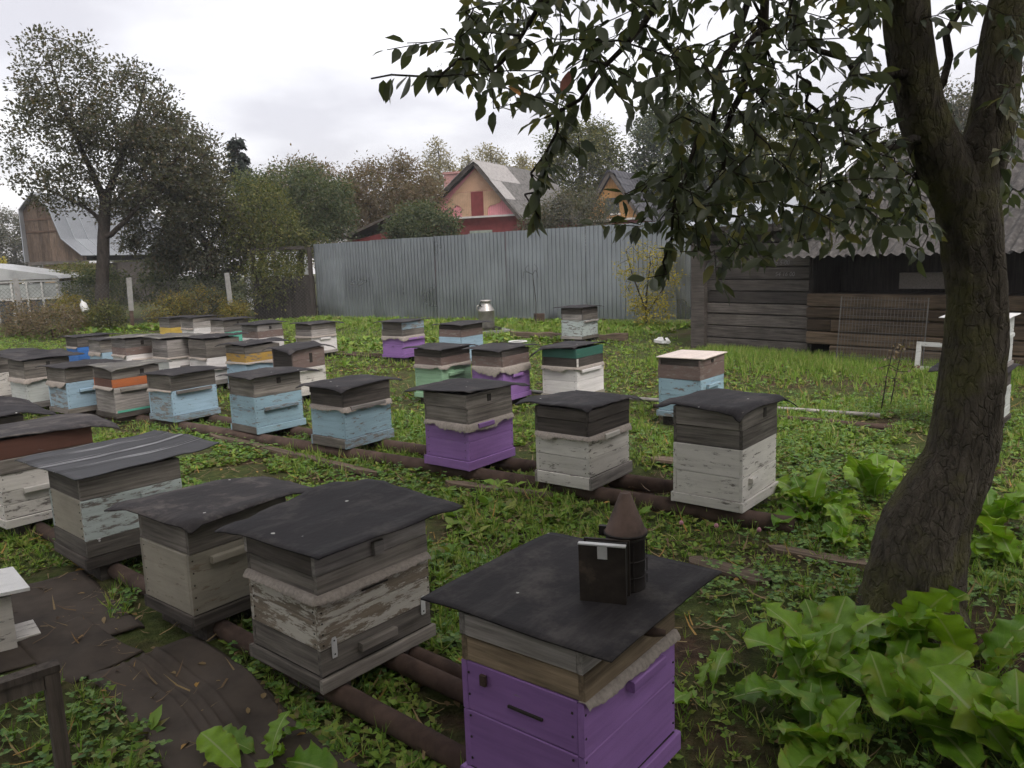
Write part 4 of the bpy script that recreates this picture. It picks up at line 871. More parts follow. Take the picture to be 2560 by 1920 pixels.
# ------------------------------------------------------------------ the forked cherry tree in the foreground
r = np.random.default_rng(101)
FT = thing('foreground_cherry_tree', 'thick forked cherry tree with mossy bark leaning over the yard', 'tree', (0, 0, 0))
ANCH = np.array([112,317,235,26,298,276,37,247,260,124,275,235,120,299,229,48,249,231,83,372,284,-11,371,258,20,371,242,47,289,265,92,262,250,107,360,268,22,360,279,55,275,245,-6,295,233,162,380,275,79,351,280,88,310,242,13,256,235,87,296,242,103,299,267,120,347,269,98,389,239,82,263,226,92,300,230,85,384,272,24,240,242,58,380,262,160,388,282,9,264,228,54,369,297,115,319,276,23,323,259,-3,282,229,41,240,257,15,379,283,122,308,252,82,291,228,113,329,263,109,344,260,72,246,260,5,270,260,-11,330,278,116,295,257,54,358,253,145,346,268,17,316,234,89,287,245,47,246,259,77,365,268,-16,314,254,78,319,241,75,332,259,22,341,259,92,284,222,41,247,250,130,343,281,18,269,267,92,322,256,54,313,268,143,350,280,20,289,266,30,240,252,-8,303,270,131,332,273,150,368,292,41,288,234,66,256,240,103,312,234,45,294,257,-8,274,259,-9,306,253,121,296,268,128,301,271,87,250,261,116,279,235,69,374,287,135,319,279,12,351,272,88,290,265,54,342,269,105,306,261,-10,382,283,65,331,255,64,279,230,3,311,239,47,260,223,59,291,263,128,358,270,116,270,233,81,296,267,8,366,291,15,241,223,18,328,274,41,326,254,32,389,257,88,361,293,95,338,260,23,317,268,-7,267,241,22,328,235,24,389,260,116,290,231,60,253,236,93,318,253,86,272,265,123,278,254,-7,324,271,-11,278,259,6,384,252,102,250,240,35,297,250,118,374,250,68,377,288,106,272,262,107,384,247,55,357,262,62,276,244,104,382,264,11,293,272,28,266,246,73,241,222,115,286,268,51,272,249,86,274,226,6,262,243,131,358,269,36,256,243,-12,269,237,140,326,251,96,242,245,14,263,246,24,297,238,37,320,273,164,367,287,108,321,249,67,325,281,139,310,238,40,241,221,13,338,233,89,246,236,54,253,234,-3,374,259,5,273,229,55,258,228,54,293,229,132,381,272,36,251,225,34,301,272,45,303,267,80,277,241,92,303,239,64,365,289,46,379,286,29,297,268,61,300,245,109,379,302,54,307,256,24,308,236,-3,313,265,46,373,297,5,304,241,47,243,230,58,304,255,55,290,251,0,341,272,86,240,224,41,362,268,78,343,242,63,279,241,29,249,241,91,275,237,138,379,265,98,276,265,96,260,263,115,278,228,29,259,264,-18,332,256,3,313,237,67,271,236,110,315,259,2,308,269,100,324,258,79,242,241,-14,338,265,60,317,279,36,316,275,163,388,290,76,370,248,138,374,291,0,247,229,31,333,283,27,273,242,85,349,263,114,256,247,19,301,272,82,256,227,8,367,279,53,284,245,64,290,243,72,293,235,48,279,266,113,360,258,10,327,269,98,259,238,86,262,221,128,365,296,93,312,255,14,281,225,24,327,242,52,257,238,97,324,249,20,328,280,43,379,265,65,383,285,28,312,256,41,307,243,58,299,230,-2,244,232,62,304,260,120,384,245,129,381,246,33,244,246,47,272,267,53,355,271,43,243,229,75,242,225,31,261,236,126,358,231,98,381,249,144,337,268,-10,326,273,16,293,255,102,364,264,62,242,227,74,260,221,86,253,225,75,295,260,140,312,247,90,259,246,165,375,290,113,258,241,62,358,262,110,245,248,168,384,304,48,330,277,43,269,234,85,353,235,2,268,238,-6,241,234,-9,267,251,77,276,256,81,367,265,93,257,218,-10,300,239,-10,288,249,17,350,254,20,274,238,122,311,258,7,282,250,108,320,276,72,262,239,-3,378,265,-5,295,257,-16,309,249,62,333,239,107,258,230,74,283,273,58,358,268,69,307,244,117,375,289,142,383,239,128,377,283,90,255,241,116,266,255,62,281,227,14,325,241,83,361,259,99,294,262,81,375,282,28,329,262,114,343,247,16,352,276,59,251,220,126,284,246,-3,389,306,126,367,232,51,321,275,20,323,279,93,266,266,87,388,257,53,242,239,40,249,222,123,286,271,103,298,262,75,265,266,94,276,254,150,369,250,91,268,242,103,349,259,71,248,225,7,343,239,121,318,280,24,337,288,92,387,258,24,286,263,126,353,252,19,311,276,142,354,278,103,345,270,114,279,259,42,300,269,107,340,236,58,268,222,112,380,278,10,257,254,49,284,238,112,281,229,65,260,234,101,371,258,30,322,279,102,271,262,120,367,293,41,249,261,18,265,267,-4,364,274,85,249,237,102,242,255,114,354,254,29,371,242,146,415,187,83,336,197,137,287,203,120,379,174,80,326,225,85,302,220,103,278,216,169,361,195,113,409,218,77,277,205,125,391,240,88,281,176,137,394,188,161,352,217,150,344,212,122,316,212,91,262,201,80,268,202,195,382,197,61,295,203,81,315,209,71,297,187,202,406,190,98,353,179,159,318,204,154,329,218,173,371,214,103,427,237,67,263,217,79,365,216,102,328,205,115,330,182,90,275,209,154,368,185,85,298,191,101,337,199,95,314,180,128,279,186,151,323,211,113,332,211,127,287,211,156,351,210,91,364,196,58,268,200,125,398,199,119,417,180,183,366,210,107,307,228,157,336,224,149,359,212,101,267,218,130,355,197,174,356,212,134,331,200,125,265,185,191,384,213,93,333,199,98,390,236,107,321,208,156,395,199,101,346,200,137,348,207,127,347,212,181,389,217,122,276,191,124,398,215,71,311,225,107,327,192,138,322,220,156,347,209,115,346,233,80,385,236,130,295,207,108,415,232,116,348,204,60,261,195,170,423,233,112,280,201,118,418,230,124,340,204,105,339,195,140,370,192,103,416,207,113,300,193,97,295,196,123,344,186,106,306,227,76,372,207,138,422,179,80,294,212,103,390,197,88,269,177,140,384,223,126,422,242,80,324,216,131,400,208,139,311,204,163,316,187,97,374,193,118,307,200,207,416,208,133,288,187,101,422,224,93,361,225,83,359,190,125,318,183,134,324,185,102,275,199,153,363,219,176,387,189,178,387,215,119,335,215,178,344,188,127,333,195,62,302,208,142,280,187,145,316,188,89,361,225,100,419,199,166,339,194,112,351,203,85,344,224,76,261,217,86,346,229,75,387,233,165,422,218,92,403,205,122,321,220,98,427,247,116,376,211,181,365,182,166,380,188,79,312,204,138,396,189,100,292,225,159,394,197,99,309,198,144,329,227,170,347,192,95,269,220,163,422,234,138,366,223,86,282,218,102,340,174,90,273,203,156,322,194,120,362,182,128,427,242,125,330,192,108,345,224,108,287,198,69,333,203,144,325,198,123,310,195,96,352,181,93,324,181,76,308,221,182,417,228,88,381,216,167,321,182,93,373,237,160,360,237,88,429,219,106,362,173,160,355,220,128,414,238,78,272,190,129,350,236,148,322,224,145,428,222,118,275,194,98,346,215,137,379,211,96,279,205,138,276,194,102,363,200,118,404,180,148,378,228,142,306,206,138,291,209,128,414,197,100,342,208,95,379,239,92,303,222,82,318,196,101,333,191,109,268,186,189,411,191,106,295,193,76,263,221,80,301,218,162,312,187,77,309,220,123,407,240,180,392,204,156,426,235,105,282,224,129,408,190,203,418,196,96,338,208,109,411,183,87,344,215,151,391,225,152,351,216,109,315,187,160,340,192,121,406,204,116,262,212,155,420,246,89,261,205,129,356,193,194,378,188,121,355,207,90,385,237,84,289,210,80,387,232,151,383,211,110,267,215,142,376,231,128,403,224,191,427,203,126,348,204,169,372,224,142,330,193,118,410,189,157,340,215,115,417,186,149,367,230,136,384,193,104,353,194,122,334,212,114,351,196,144,378,228,110,325,229,74,281,190,59,275,210,107,272,224,84,282,211,147,335,183,157,402,233,76,360,224,80,368,206,106,323,182,127,398,186,134,394,194,73,283,203,160,429,212,109,274,188,138,358,217,106,372,224,131,391,204,65,313,225,83,402,241,79,337,207,114,312,225,141,331,224,119,278,213,77,388,232,91,390,242,151,362,202,167,378,223,160,398,242,150,389,227,106,379,212,134,412,208,164,369,212,101,268,182,166,429,182,145,305,216,145,390,198,132,417,223,120,355,236,109,312,231,110,378,186,146,293,193,142,422,211,193,403,193,75,344,213,115,320,226,179,393,190,114,338,223,99,343,191,103,403,214,121,274,201,138,299,198,55,275,221,139,393,222,130,339,190,155,417,185,88,359,198,77,311,194,132,384,241,185,387,222,123,292,208,116,381,225,161,421,191,165,349,187,141,339,214,83,353,224,108,320,197,160,429,227,87,340,199,147,364,201,127,367,181,88,324,216,114,416,246,177,378,225,79,345,229,184,414,246,109,413,236,111,424,233,75,309,221,104,303,206,123,344,223,108,271,181,124,415,206,73,338,197,113,326,233,88,307,206,202,415,187,106,365,204,73,334,229,118,332,230,79,386,238,162,389,181,121,279,195,161,378,233,135,366,206,114,358,207,110,417,212,95,347,235,177,385,207,116,428,178,88,294,184,97,430,201,120,313,190,115,419,189,144,297,187,112,365,203,111,299,188,95,273,217,197,398,189,99,331,230,198,395,195,81,290,210,146,412,241,74,268,213,142,300,217,137,307,202,182,384,191,97,363,208,134,345,231,143,368,227,129,397,207,183,421,213,184,413,227,165,381,211,126,354,223,148,419,212,89,368,193,159,397,229,175,366,208,190,387,218,100,277,219,148,308,190,133,289,182,171,410,186,134,280,199,112,362,233,71,354,230,109,338,233,147,339,225,134,370,201,168,386,231,135,368,220,109,358,222,121,320,208,81,396,223,95,366,213,112,330,205,139,343,198,185,388,217,102,338,231,88,274,213,72,267,194,172,386,242,74,329,197,103,413,189,59,280,208,208,416,188,110,274,221,77,375,204,121,321,198,115,361,199,85,286,191,186,415,235,123,352,215,119,278,192,112,365,229,100,416,234,137,281,196,110,263,181,121,293,215,83,279,201,157,394,223,118,297,198,120,388,238,132,365,186,69,300,223,106,358,213,61,295,204,77,312,207,158,360,196,152,356,194,69,315,201,119,394,195,93,299,198,151,321,211,91,304,213,72,326,222,95,278,193,163,372,200,100,400,236,129,413,196,158,407,228,88,406,228,84,374,239,97,370,210,138,285,197,103,337,226,108,310,214,166,417,205,196,398,207,114,399,186,135,360,203,162,308,184,109,337,175,103,281,193,154,424,220,114,347,203,83,421,237,81,352,213,89,305,212,166,407,191,115,343,228,59,262,199,163,348,183,90,334,199,100,279,181,150,350,181,126,266,200,80,329,202,121,333,191,92,282,202,137,416,176,106,394,240,128,372,240,106,414,200,132,363,191,151,430,182,62,293,187,60,281,205,74,312,182,88,320,176,54,298,197,61,280,192,57,326,211,40,309,190,49,280,194,57,306,190,46,279,198,75,318,186,76,297,179,44,291,190,52,329,188,65,275,179,48,292,189,73,301,184,69,273,194,86,322,173,71,316,190,77,309,182,72,290,196,62,316,192,47,282,200,62,294,193,53,279,203,52,315,189,55,306,208,40,275,199,39,289,196,65,329,197,68,327,187,71,288,191,76,302,178,58,271,179,65,309,211,59,283,205,65,290,191,56,280,198,74,317,185,73,285,186,67,290,199,59,289,192,53,322,204,65,321,193,48,288,197,80,329,192,59,274,179,85,320,172,52,289,204,62,299,202,67,320,185,47,274,192,43,292,200,61,289,190,84,329,176,65,279,194,64,278,193,69,301,181,23,253,215,24,262,211,21,270,215,14,260,207,147,289,174,162,318,175,146,288,177,145,295,179,205,333,239,208,338,221,236,378,253,206,343,238,264,424,254,195,323,214,202,338,268,202,326,264,204,330,253,231,372,227,194,324,231,197,324,252,203,333,239,214,356,195,244,405,241,237,388,238,254,420,212,237,387,238,211,351,217,255,423,290,232,378,238,245,402,255,196,324,204,249,401,237,194,320,253,224,366,264,219,356,280,194,322,212,222,363,268,237,399,275,219,359,278,265,428,228,246,413,266,251,402,223,207,340,262,262,419,203,242,387,259,206,333,213,223,359,201,237,384,193,256,421,216,229,371,236,224,370,259,268,434,298,174,325,263,174,336,268,197,367,273,179,335,271,206,366,280,194,344,275,207,385,229,220,424,260,233,426,235,230,422,242,208,397,234,195,386,245,189,382,245,-39,290,251,-32,290,253,-24,290,253,-17,290,254,-13,280,240,-13,270,249,75,290,169,77,290,166,50,290,170,11,270,204,15,270,208,36,290,190,32,290,190,128,342,469,-2,39,299,265,-20,310,277,-39,363,204,338,375,113,-57,473,69,-58,387,-235,103,356,46,-97,425,217,-110,325,340,50,430,200,417,417,3,395,414,40,-131,315,367,182,349,196,381,369,-120,108,436,167,-31,462,40,453,387,-49,134,342,326,47,420,206,125,344,14,228,426,324,357,395,191,57,299,309,-92,380,296,-57,430,-112,104,320,179,-60,441,59,378,392,319,100,422,-143,158,410,73,215,424,255,34,319,-57,-16,429,-28,256,376,79,181,284,112,-15,411,120,-162,352,341,385,381,-236,176,324,166,15,440,192,174,316,65,-177,384,53,-165,345,-49,246,337,-57,140,297,301,46,295,-159,97,288,-106,-15,434,41,92,377,122,86,485,-51,20,356,73,-101,427,339,180,285,47,-100,398,132,-3,303,181,-116,321,10,-81,346,-193,97,317,-5,66,349,25,389,417,125,190,392,135,249,476,93,-71,300,231,26,423,105,308,479,201,263,382,-110,-111,394,-171,13,376,314,211,292,179,150,338,354,188,300,121,407,374,288,197,401,342,317,364,-108,281,355,114,348,478,44,-41,462,275,4,365,-58,-82,320,80,-126,277,-99,116,382,189,108,415,-5,408,416,317,-12,312,46,358,422,21,72,361,-54,107,422,-70,122,336,314,-40,421,140,-109,419,194,280,422,-22,108,431,-97,-93,308,-154,-43,400,372,145,334,52,-167,386,151,61,372,-17,285,306,-100,85,332,-71,-74,276,200,250,389,200,245,467,-176,126,298,255,132,275,20,1,476,24,240,484,365,109,331,126,385,389,-215,226,311,191,-151,395,310,47,382,276,253,474,135,450,377,271,34,452,-70,-42,383,-72,363,389,131,228,295,294,91,320,-182,69,436,147,-42,320,-145,-83,347,219,-40,464,326,335,427,169,-57,294,176,-59,297,258,342,408,139,115,307,235,100,451,-197,35,381,-2,-80,452,67,199,335,89,217,470,393,188,303,45,188,370,-144,290,327,174,256,435,99,344,463,331,358,369,167,269,481,-61,234,298,354,239,339,-138,-35,285,-111,150,423,3,-85,343,4,133,484,331,85,421,-25,10,440,-12,-39,330,-32,242,472,148,-64,465,-155,290,408,-102,350,348,339,281,400,278,68,387,74,196,477,-208,239,337,356,100,440,89,-117,418,85,18,360,-144,219,346,14,-26,358,196,-49,334,-210,85,400,268,234,474,40,-33,399,-44,404,429,181,84,325,-88,-10,351,112,182,485,92,-43,272,60,296,411,-184,207,331,-61,431,358,-8,0,284,84,449,445,55,44,288,165,314,320,-91,12,299,-122,143,345,398,248,375,8,-154,420,201,-95,358,-58,307,377,115,332,449,-84,162,413,-128,82,273,249,-132,363,254,22,390,118,344,398,-127,-72,329,297,252,464,214,123,379,397,127,389,281,-130,336,284,-99,312,-152,45,341,-38,-35,407,-124,173,428,335,104,278,127,360,374,266,37,296,303,7,285,84,203,439,258,0,290,188,-57,396,285,-89,364,3,153,362,-31,223,377,250,357,423,-7,192,331,181,227,363,109,97,473,156,52,326,-60,21,413,-114,-6,438,275,184,485,172,241,400,-198,100,330,104,350,424,-4,102,487,10,354,357,-174,174,342,-88,210,450,66,284,405,105,102,286,-80,102,476,-148,68,416,-30,-115,333,142,146,459,-205,120,409,300,43,386,-41,91,281,174,30,322,299,92,393,121,-160,326,-2,147,340,68,62,313,2,163,308,-42,-39,366,-73,283,399,-151,-52,345,-197,116,317,225,-51,346,164,-101,344,-57,135,427,-2,-26,466,-86,28,359,-168,183,388,76,84,305,87,106,307,100,147,284,317,59,398,-62,357,341,18,253,306,193,-31,474,59,-70,323,283,178,409,-17,135,333], float).reshape(-1, 3)/100
TR = [([(1.86,3.6,-.12),(1.87,3.6,.10),(1.92,3.6,.45),(2.06,3.6,.78),(2.10,3.6,1.10),(2.105,3.6,1.53),(2.03,3.6,2.0)], [.285,.222,.192,.152,.137,.125,.132]),
      ([(2.03,3.6,1.95),(1.90,3.58,2.15),(1.79,3.55,2.36),(1.69,3.5,2.70),(1.52,3.3,3.35),(1.2,2.9,3.9)], [.12,.105,.092,.088,.07,.045]),
      ([(2.03,3.6,1.95),(2.09,3.6,2.15),(2.135,3.6,2.36),(2.165,3.6,2.74),(2.3,3.5,3.5),(2.6,3.2,4.1)], [.12,.10,.088,.080,.06,.035])]
BR = [([(1.84,3.72,2.05),(1.92,3.72,2.2),(1.99,3.74,2.6),(2.08,3.78,2.95)], [.022,.03,.028,.022]),
      ([(1.52,3.3,3.35),(.95,3.1,3.45),(.36,2.95,3.1),(.08,2.9,2.52),(-.14,2.9,2.45),(-.42,2.9,2.41)], [.045,.035,.02,.012,.008,.005]),
      ([(1.52,3.3,3.35),(1.2,3.2,3.3),(1.03,3.2,2.72),(.92,3.2,2.4),(.83,3.2,2.06)], [.04,.036,.030,.024,.012]),
      ([(1.75,3.52,2.5),(1.45,3.40,2.50),(1.22,3.32,2.60),(1.07,3.3,2.63),(.95,3.3,2.75)], [.028,.022,.018,.014,.008]),
      ([(1.85,3.56,2.25),(1.55,3.3,2.16),(1.33,3.15,2.22),(1.18,3.1,2.3),(1.1,3.1,2.43)], [.022,.018,.015,.012,.006]),
      ([(.95,3.1,3.45),(.56,2.85,2.66),(.32,2.8,2.37),(.14,2.8,2.13),(.10,2.8,1.93)], [.03,.02,.012,.008,.004]),
      ([(1.2,3.2,3.3),(.88,3.0,2.66),(.74,3.0,2.25),(.64,3.0,1.95),(.57,3.0,1.71)], [.03,.022,.016,.01,.005]),
      ([(1.2,2.9,3.9),(.7,1.9,4.2),(.2,.6,4.2),(-.2,-.8,4.0)], [.045,.035,.025,.012]),
      ([(1.2,2.9,3.9),(0,2.6,4.1),(-1.0,2.3,3.9),(-1.8,2.0,3.5)], [.04,.03,.02,.01]),
      ([(2.6,3.2,4.1),(2.8,2.0,4.3),(2.5,.5,4.4),(2.2,-1,4.2)], [.035,.03,.02,.012]),
      ([(2.165,3.6,2.74),(2.6,3.8,3.1),(3.2,3.9,3.2)], [.035,.025,.012])]
mb = MB()
def rings(pts, rr, k=5):
    pts = np.array(pts, float); P = []; Q = []
    for i in range(len(pts)-1):
        p0 = pts[max(i-1,0)]; p1 = pts[i]; p2 = pts[i+1]; p3 = pts[min(i+2,len(pts)-1)]
        for j in range(k):
            t = j/k; P.append(.5*((2*p1)+(p2-p0)*t+(2*p0-5*p1+4*p2-p3)*t*t+(3*p1-p0-3*p2+p3)*t**3)); Q.append(rr[i]*(1-t)+rr[i+1]*t)
    P.append(pts[-1]); Q.append(rr[-1]); return P, Q
def gnarl(pts, rr, n_=40, amp=.11, k=22):
    P, Q = rings(pts, rr, k); V = []; F = []
    for i, (p, q) in enumerate(zip(P, Q)):
        d = P[min(i+1,len(P)-1)]-P[max(i-1,0)]; d = d/np.linalg.norm(d); x = np.cross(d, [0, 1, 0]); x /= np.linalg.norm(x); y = np.cross(x, d)
        for a in range(n_):
            th = 2*math.pi*a/n_
            w = 1+amp*((vnoise(math.cos(th)*1.6+5, math.sin(th)*1.6+p[2]*1.2, 1.1)-.5)*1.6+(vnoise(th*1.0+9, p[2]*2.0, 3.0)-.5)*.55+(vnoise(th*3+31, p[2]*6, 3.0)-.5)*.35)
            if q > .05: w += amp*(.42*(abs(vnoise(th*2.2+3+p[2]*.8, p[2]*3.2, 2.2)-.5)*2)**.6-.2)+amp*.35*(vnoise(th*7+p[2]*3, p[2]*16, 2.0)-.5)
            if p[2] < .6: w += .22*(.6-p[2])*math.cos(th*5+1.3)*.8
            V.append(p+(x*math.cos(th)+y*math.sin(th))*q*w)
    for i in range(len(P)-1):
        for a in range(n_): F.append((i*n_+a, i*n_+(a+1) % n_, (i+1)*n_+(a+1) % n_, (i+1)*n_+a))
    return V, F
for j, (pts, rr) in enumerate(TR): mb.add(*gnarl(pts, rr, 96 if j == 0 else 60, .11 if j == 0 else .09))
mb.build('trunk', M_['mossbark'], FT, smooth=True)
BRj = []
for pts, rr in BR:
    P_, Q_ = rings(pts, [q*(.62 if k_ else 1.) for k_, q in enumerate(rr)], 4); P_ = [p if k_ == 0 else p+r.normal(0, .016, 3) for k_, p in enumerate(P_)]; BRj.append((P_, Q_))
pos, par, rad, paths = grow(TR+BRj, ANCH, r, .12, 1.6, .05, .05)
rd = radii(par, rad, .0016, 2.6)
# the limbs of TR are the trunk mesh; everything after them is branches
nTR = 0
_p, _q, _r, _s = grow(TR, ANCH[:1], np.random.default_rng(1), .12, 1.6)
nTR = len(_p)-len(_s[0])+1
sel = np.arange(len(par)) >= nTR
v, f = limbs(pos, par, rd, sel, 5); new('branches', me_np('branches', v, f, True), M_['bark'], FT, kind='stuff')
LP = []; LD = []; LS = []
for p in paths:
    q = pos[p]; seg = np.linalg.norm(np.diff(q, axis=0), axis=1); cum = np.concatenate([[0], np.cumsum(seg)]); L = cum[-1]
    t = L; side = 1
    view = q[-1][2] < 1.8+.34*max(q[-1][1], .8)+.2
    reach = min(L, r.uniform(.3, .62)); sp_ = .034 if view else .05
    while t > L-reach:
        i = min(np.searchsorted(cum, t, 'right')-1, len(q)-2); u = (t-cum[i])/max(seg[i], 1e-6); P0 = q[i]*(1-u)+q[i+1]*u; d = (q[i+1]-q[i])/max(seg[i], 1e-6)
        s_ = np.cross(d, [0, 0, 1.])+r.normal(0, .25, 3); s_ /= max(np.linalg.norm(s_), .01)
        if t >= L-.001: dd = d+r.normal(0, .2, 3)
        else: dd = d*.55+s_*side*.8+np.array([0, 0, -.55])+r.normal(0, .28, 3)
        LP.append(P0+unit(dd)*.01); LD.append(dd); LS.append(r.uniform(.048, .084) if view else r.uniform(.10, .14)); side = -side; t -= sp_*r.uniform(.6, 1.5)
# leaves along the ends of the given branches
for pts, rr in BR[1:2]+BR[5:7]:
    q = np.array(pts[-3:], float)
    for k in range(30):
        u = r.random()*2*.999; i = int(u); P0 = q[i]*(1-u+i)+q[i+1]*(u-i); d = q[i+1]-q[i]; d = d/np.linalg.norm(d); s_ = np.cross(d, [0, 0, 1.])
        LP.append(P0); LD.append(d*.5+s_*r.choice([-.8, .8])+np.array([0, 0, -.7])+r.normal(0, .3, 3)); LS.append(r.uniform(.07, .10))
# the crown goes on overhead, out of the frame: loose leaves added for shade
nO = 13000
O = ell(r, nO, (.9, 1.3, 3.9), (4.2, 4.4, 1.5), .2); O = O[O[:, 2] > 1.8+.36*np.maximum(O[:, 1], .8)+.35]
LP = np.concatenate([np.array(LP), O]); LD = np.concatenate([np.array(LD), r.normal(0, 1, O.shape)*np.array([1, 1, .4])+np.array([0, 0, -.5])]); LS = np.concatenate([np.array(LS), r.uniform(.11, .17, len(O))])
UPV = np.tile([0, 0, 1.], (len(LP), 1))+r.normal(0, .55, (len(LP), 3)); FR = frames(LD, UPV)
CH = leafmat('cherry_leaves', [(.045,.062,.042), (.06,.08,.05), (.08,.10,.06), (.10,.122,.075), (.13,.15,.10), (.07,.09,.055), (.10,.12,.06), (.20,.19,.08)], .45, .36, .6)
M_['rosyleaf'] = plain('rosy_autumn_leaf', (.34,.13,.10), .6); M_['orangeleaf'] = plain('orange_autumn_leaf', (.42,.20,.05), .6); M_['paleleaf'] = plain('pale_green_leaf', (.16,.19,.10), .6)
def leaf_one(name, curl, wid):
    rows = 7; v = []; f = []
    prof_ = [.02, .55, .88, 1.0, .86, .52, .0]
    for i in range(rows):
        t = i/(rows-1); w = .23*wid*prof_[i]; y = t*1.05; z = -curl*t*t
        v += [(-w, y, z+.16*w), (0, y, z-.12*w), (w, y, z+.16*w)]
    for i in range(rows-1):
        a = i*3; f += [(a, a+1, a+4, a+3), (a+1, a+2, a+5, a+4)]
    v += [(-.008, -.22, .03), (.008, -.22, .03)]; f.append((len(v)-2, len(v)-1, 1))
    return me(name, v, f, True)
leaf_meshes = [leaf_one('leaf', c, w) for c, w in ((.1, 1), (.25, .9), (.05, 1.1), (.35, 1.0))]
for m_ in leaf_meshes: m_.materials.append(CH)
dv_ = LP-np.array([0, 0, CAM_H]); q3 = np.stack([dv_@cx, dv_@cy, dv_@fwd], -1)
inv = (q3[:, 2] > .3) & (np.abs(q3[:, 0]/q3[:, 2]) < .66) & (np.abs(q3[:, 1]/q3[:, 2]) < .5)
order = np.argsort(np.where(inv, -LS/np.maximum(q3[:, 2], .1), 9))[:300]
single = np.zeros(len(LP), bool); single[order] = True
v, f = bulk(LEAF8, LP[~single], FR[~single], LS[~single])
crown = new('crown', me_np('crown', v, f), CH, FT, kind='stuff')
for n_, i in enumerate(order):
    o = new('leaf', leaf_meshes[n_ % 4], None, crown)
    q = Matrix(FR[i].tolist()).to_4x4(); q = q @ Matrix.Scale(float(LS[i]), 4); q.translation = LP[i].tolist(); o.matrix_local = q
    if n_ in (90, 150):
        o.data = o.data.copy(); o.data.materials.clear(); o.data.materials.append(M_[('orangeleaf', 'rosyleaf')[(90, 150).index(n_)]])

# ------------------------------------------------------------------ bee hives
_bm = {}
def board_mesh(L, h, t=.022):
    k = (round(L, 3), round(h, 3), t)
    if k not in _bm:
        m_ = bev_box(-L/2, L/2, -t/2, t/2, -h/2, h/2, .003); _bm[k] = (m_.v, m_.f, {})
    return k
def board(L, h, mat, parent, loc, rz, t=.022):
    k = board_mesh(L, h, t); v, f, d = _bm[k]
    if mat not in d: d[mat] = me('board', v, f); d[mat].materials.append(M_[mat])
    return new('board', d[mat], None, parent, loc, (random.uniform(-.003, .003), random.uniform(-.003, .003), rz))
def crate(root, name, z, h, du, dv, mat, n, matx=None):
    """one wooden box of a hive: dark core plus n courses of boards on each of its four sides"""
    t = .022
    part = MB().box(-du/2+.016, du/2-.016, -dv/2+.016, dv/2-.016, z+.001, z+h-.001).build(name, M_['core'], root, loc=(random.uniform(-.004, .004), random.uniform(-.004, .004), 0), rot=(0, 0, random.uniform(-.014, .014)))
    cuts = [0.0]; 
    for i in range(1, n): cuts.append(i/n+random.uniform(-.06, .06))
    cuts.append(1.0)
    for a, b in zip(cuts[:-1], cuts[1:]):
        hh = round((b-a)*h-.0025, 3); zc = z+(a+b)/2*h
        for sg in (-1, 1):
            board(du, hh, mat, part, (0, sg*(dv/2-t/2)+random.uniform(-.0015, .0015), zc), 0)
            board(dv-2*t-.002, hh, matx or mat, part, (sg*(du/2-t/2)+random.uniform(-.0015, .0015), 0, zc), math.pi/2)
    return part
def cover_mesh(du, dv, ov, droop, wav, curls, seed, ribs=False, th=.006, nx=26, ny=26):
    r = np.random.default_rng(seed); xl, xr, yl, yr = ov
    if ribs: ny = 90
    xs = np.linspace(-du/2-xl, du/2+xr, nx); ys = np.linspace(-dv/2-yl, dv/2+yr, ny); X, Y = np.meshgrid(xs, ys)
    ex = np.maximum(np.abs(X)-du/2, 0); ey = np.maximum(np.abs(Y)-dv/2, 0)
    Z = .006+wav*fbm(X+seed*3.1, Y+seed*1.7, 3.2)*(1+np.minimum((ex+ey)*8, 2)) - droop*(ex**1.25+ey**1.25)*.75 - droop*.45*(ex*ey)**.5
    A = (X-xs[0])/(xs[-1]-xs[0])*2-1; B = (Y-ys[0])/(ys[-1]-ys[0])*2-1
    for sx, sy, am in curls:
        w = np.clip((1+sx*A)/2, 0, 1)**(2.5 if sx else 0)*np.clip((1+sy*B)/2, 0, 1)**(2.5 if sy else 0)
        if sx == 0: w = np.clip((1+sy*B)/2, 0, 1)**4
        if sy == 0: w = np.clip((1+sx*A)/2, 0, 1)**4
        out_ = np.clip((ex+ey)/.06, 0, 1) if am < 0 else 1.0
        Z = Z+am*w*out_
    if ribs:
        for c0 in [t_*.85-.25 for t_ in (.23, .26, .29, .46, .52, .55, .72, .75, .78, .9, .94)]:
            Z = Z+.005*np.exp(-((Y-c0)/.004)**2)
    X = X+(.012*(vnoise(Y*3+seed, X*0+1, 1.0)-.5))*np.abs(A)**6*2; Y = Y+(.012*(vnoise(X*3+seed, Y*0+7, 1.0)-.5))*np.abs(B)**6*2
    if ny > 0 and droop > .04:
        kx = r.uniform(-.035, .035, 4); ky = r.uniform(-.035, .035, 4); a_, b_ = (A+1)/2, (B+1)/2
        bl = lambda k: k[0]*(1-a_)*(1-b_)+k[1]*a_*(1-b_)+k[2]*a_*b_+k[3]*(1-a_)*b_
        X = X+bl(kx); Y = Y+bl(ky)
    V = np.concatenate([np.stack([X, Y, Z+th], -1).reshape(-1, 3), np.stack([X, Y, Z], -1).reshape(-1, 3)])
    i = np.arange(nx*ny).reshape(ny, nx); n_ = nx*ny
    F = [np.stack([i[:-1,:-1], i[:-1,1:], i[1:,1:], i[1:,:-1]], -1).reshape(-1, 4)]
    F.append(F[0][:, ::-1]+n_)
    ed = np.concatenate([i[0, :], i[1:, -1], i[-1, -2::-1], i[-2:0:-1, 0]]); e2 = np.roll(ed, -1)
    F.append(np.stack([e2, ed, ed+n_, e2+n_], -1))
    m_ = me_np('cover', V, np.concatenate(F), True); return m_
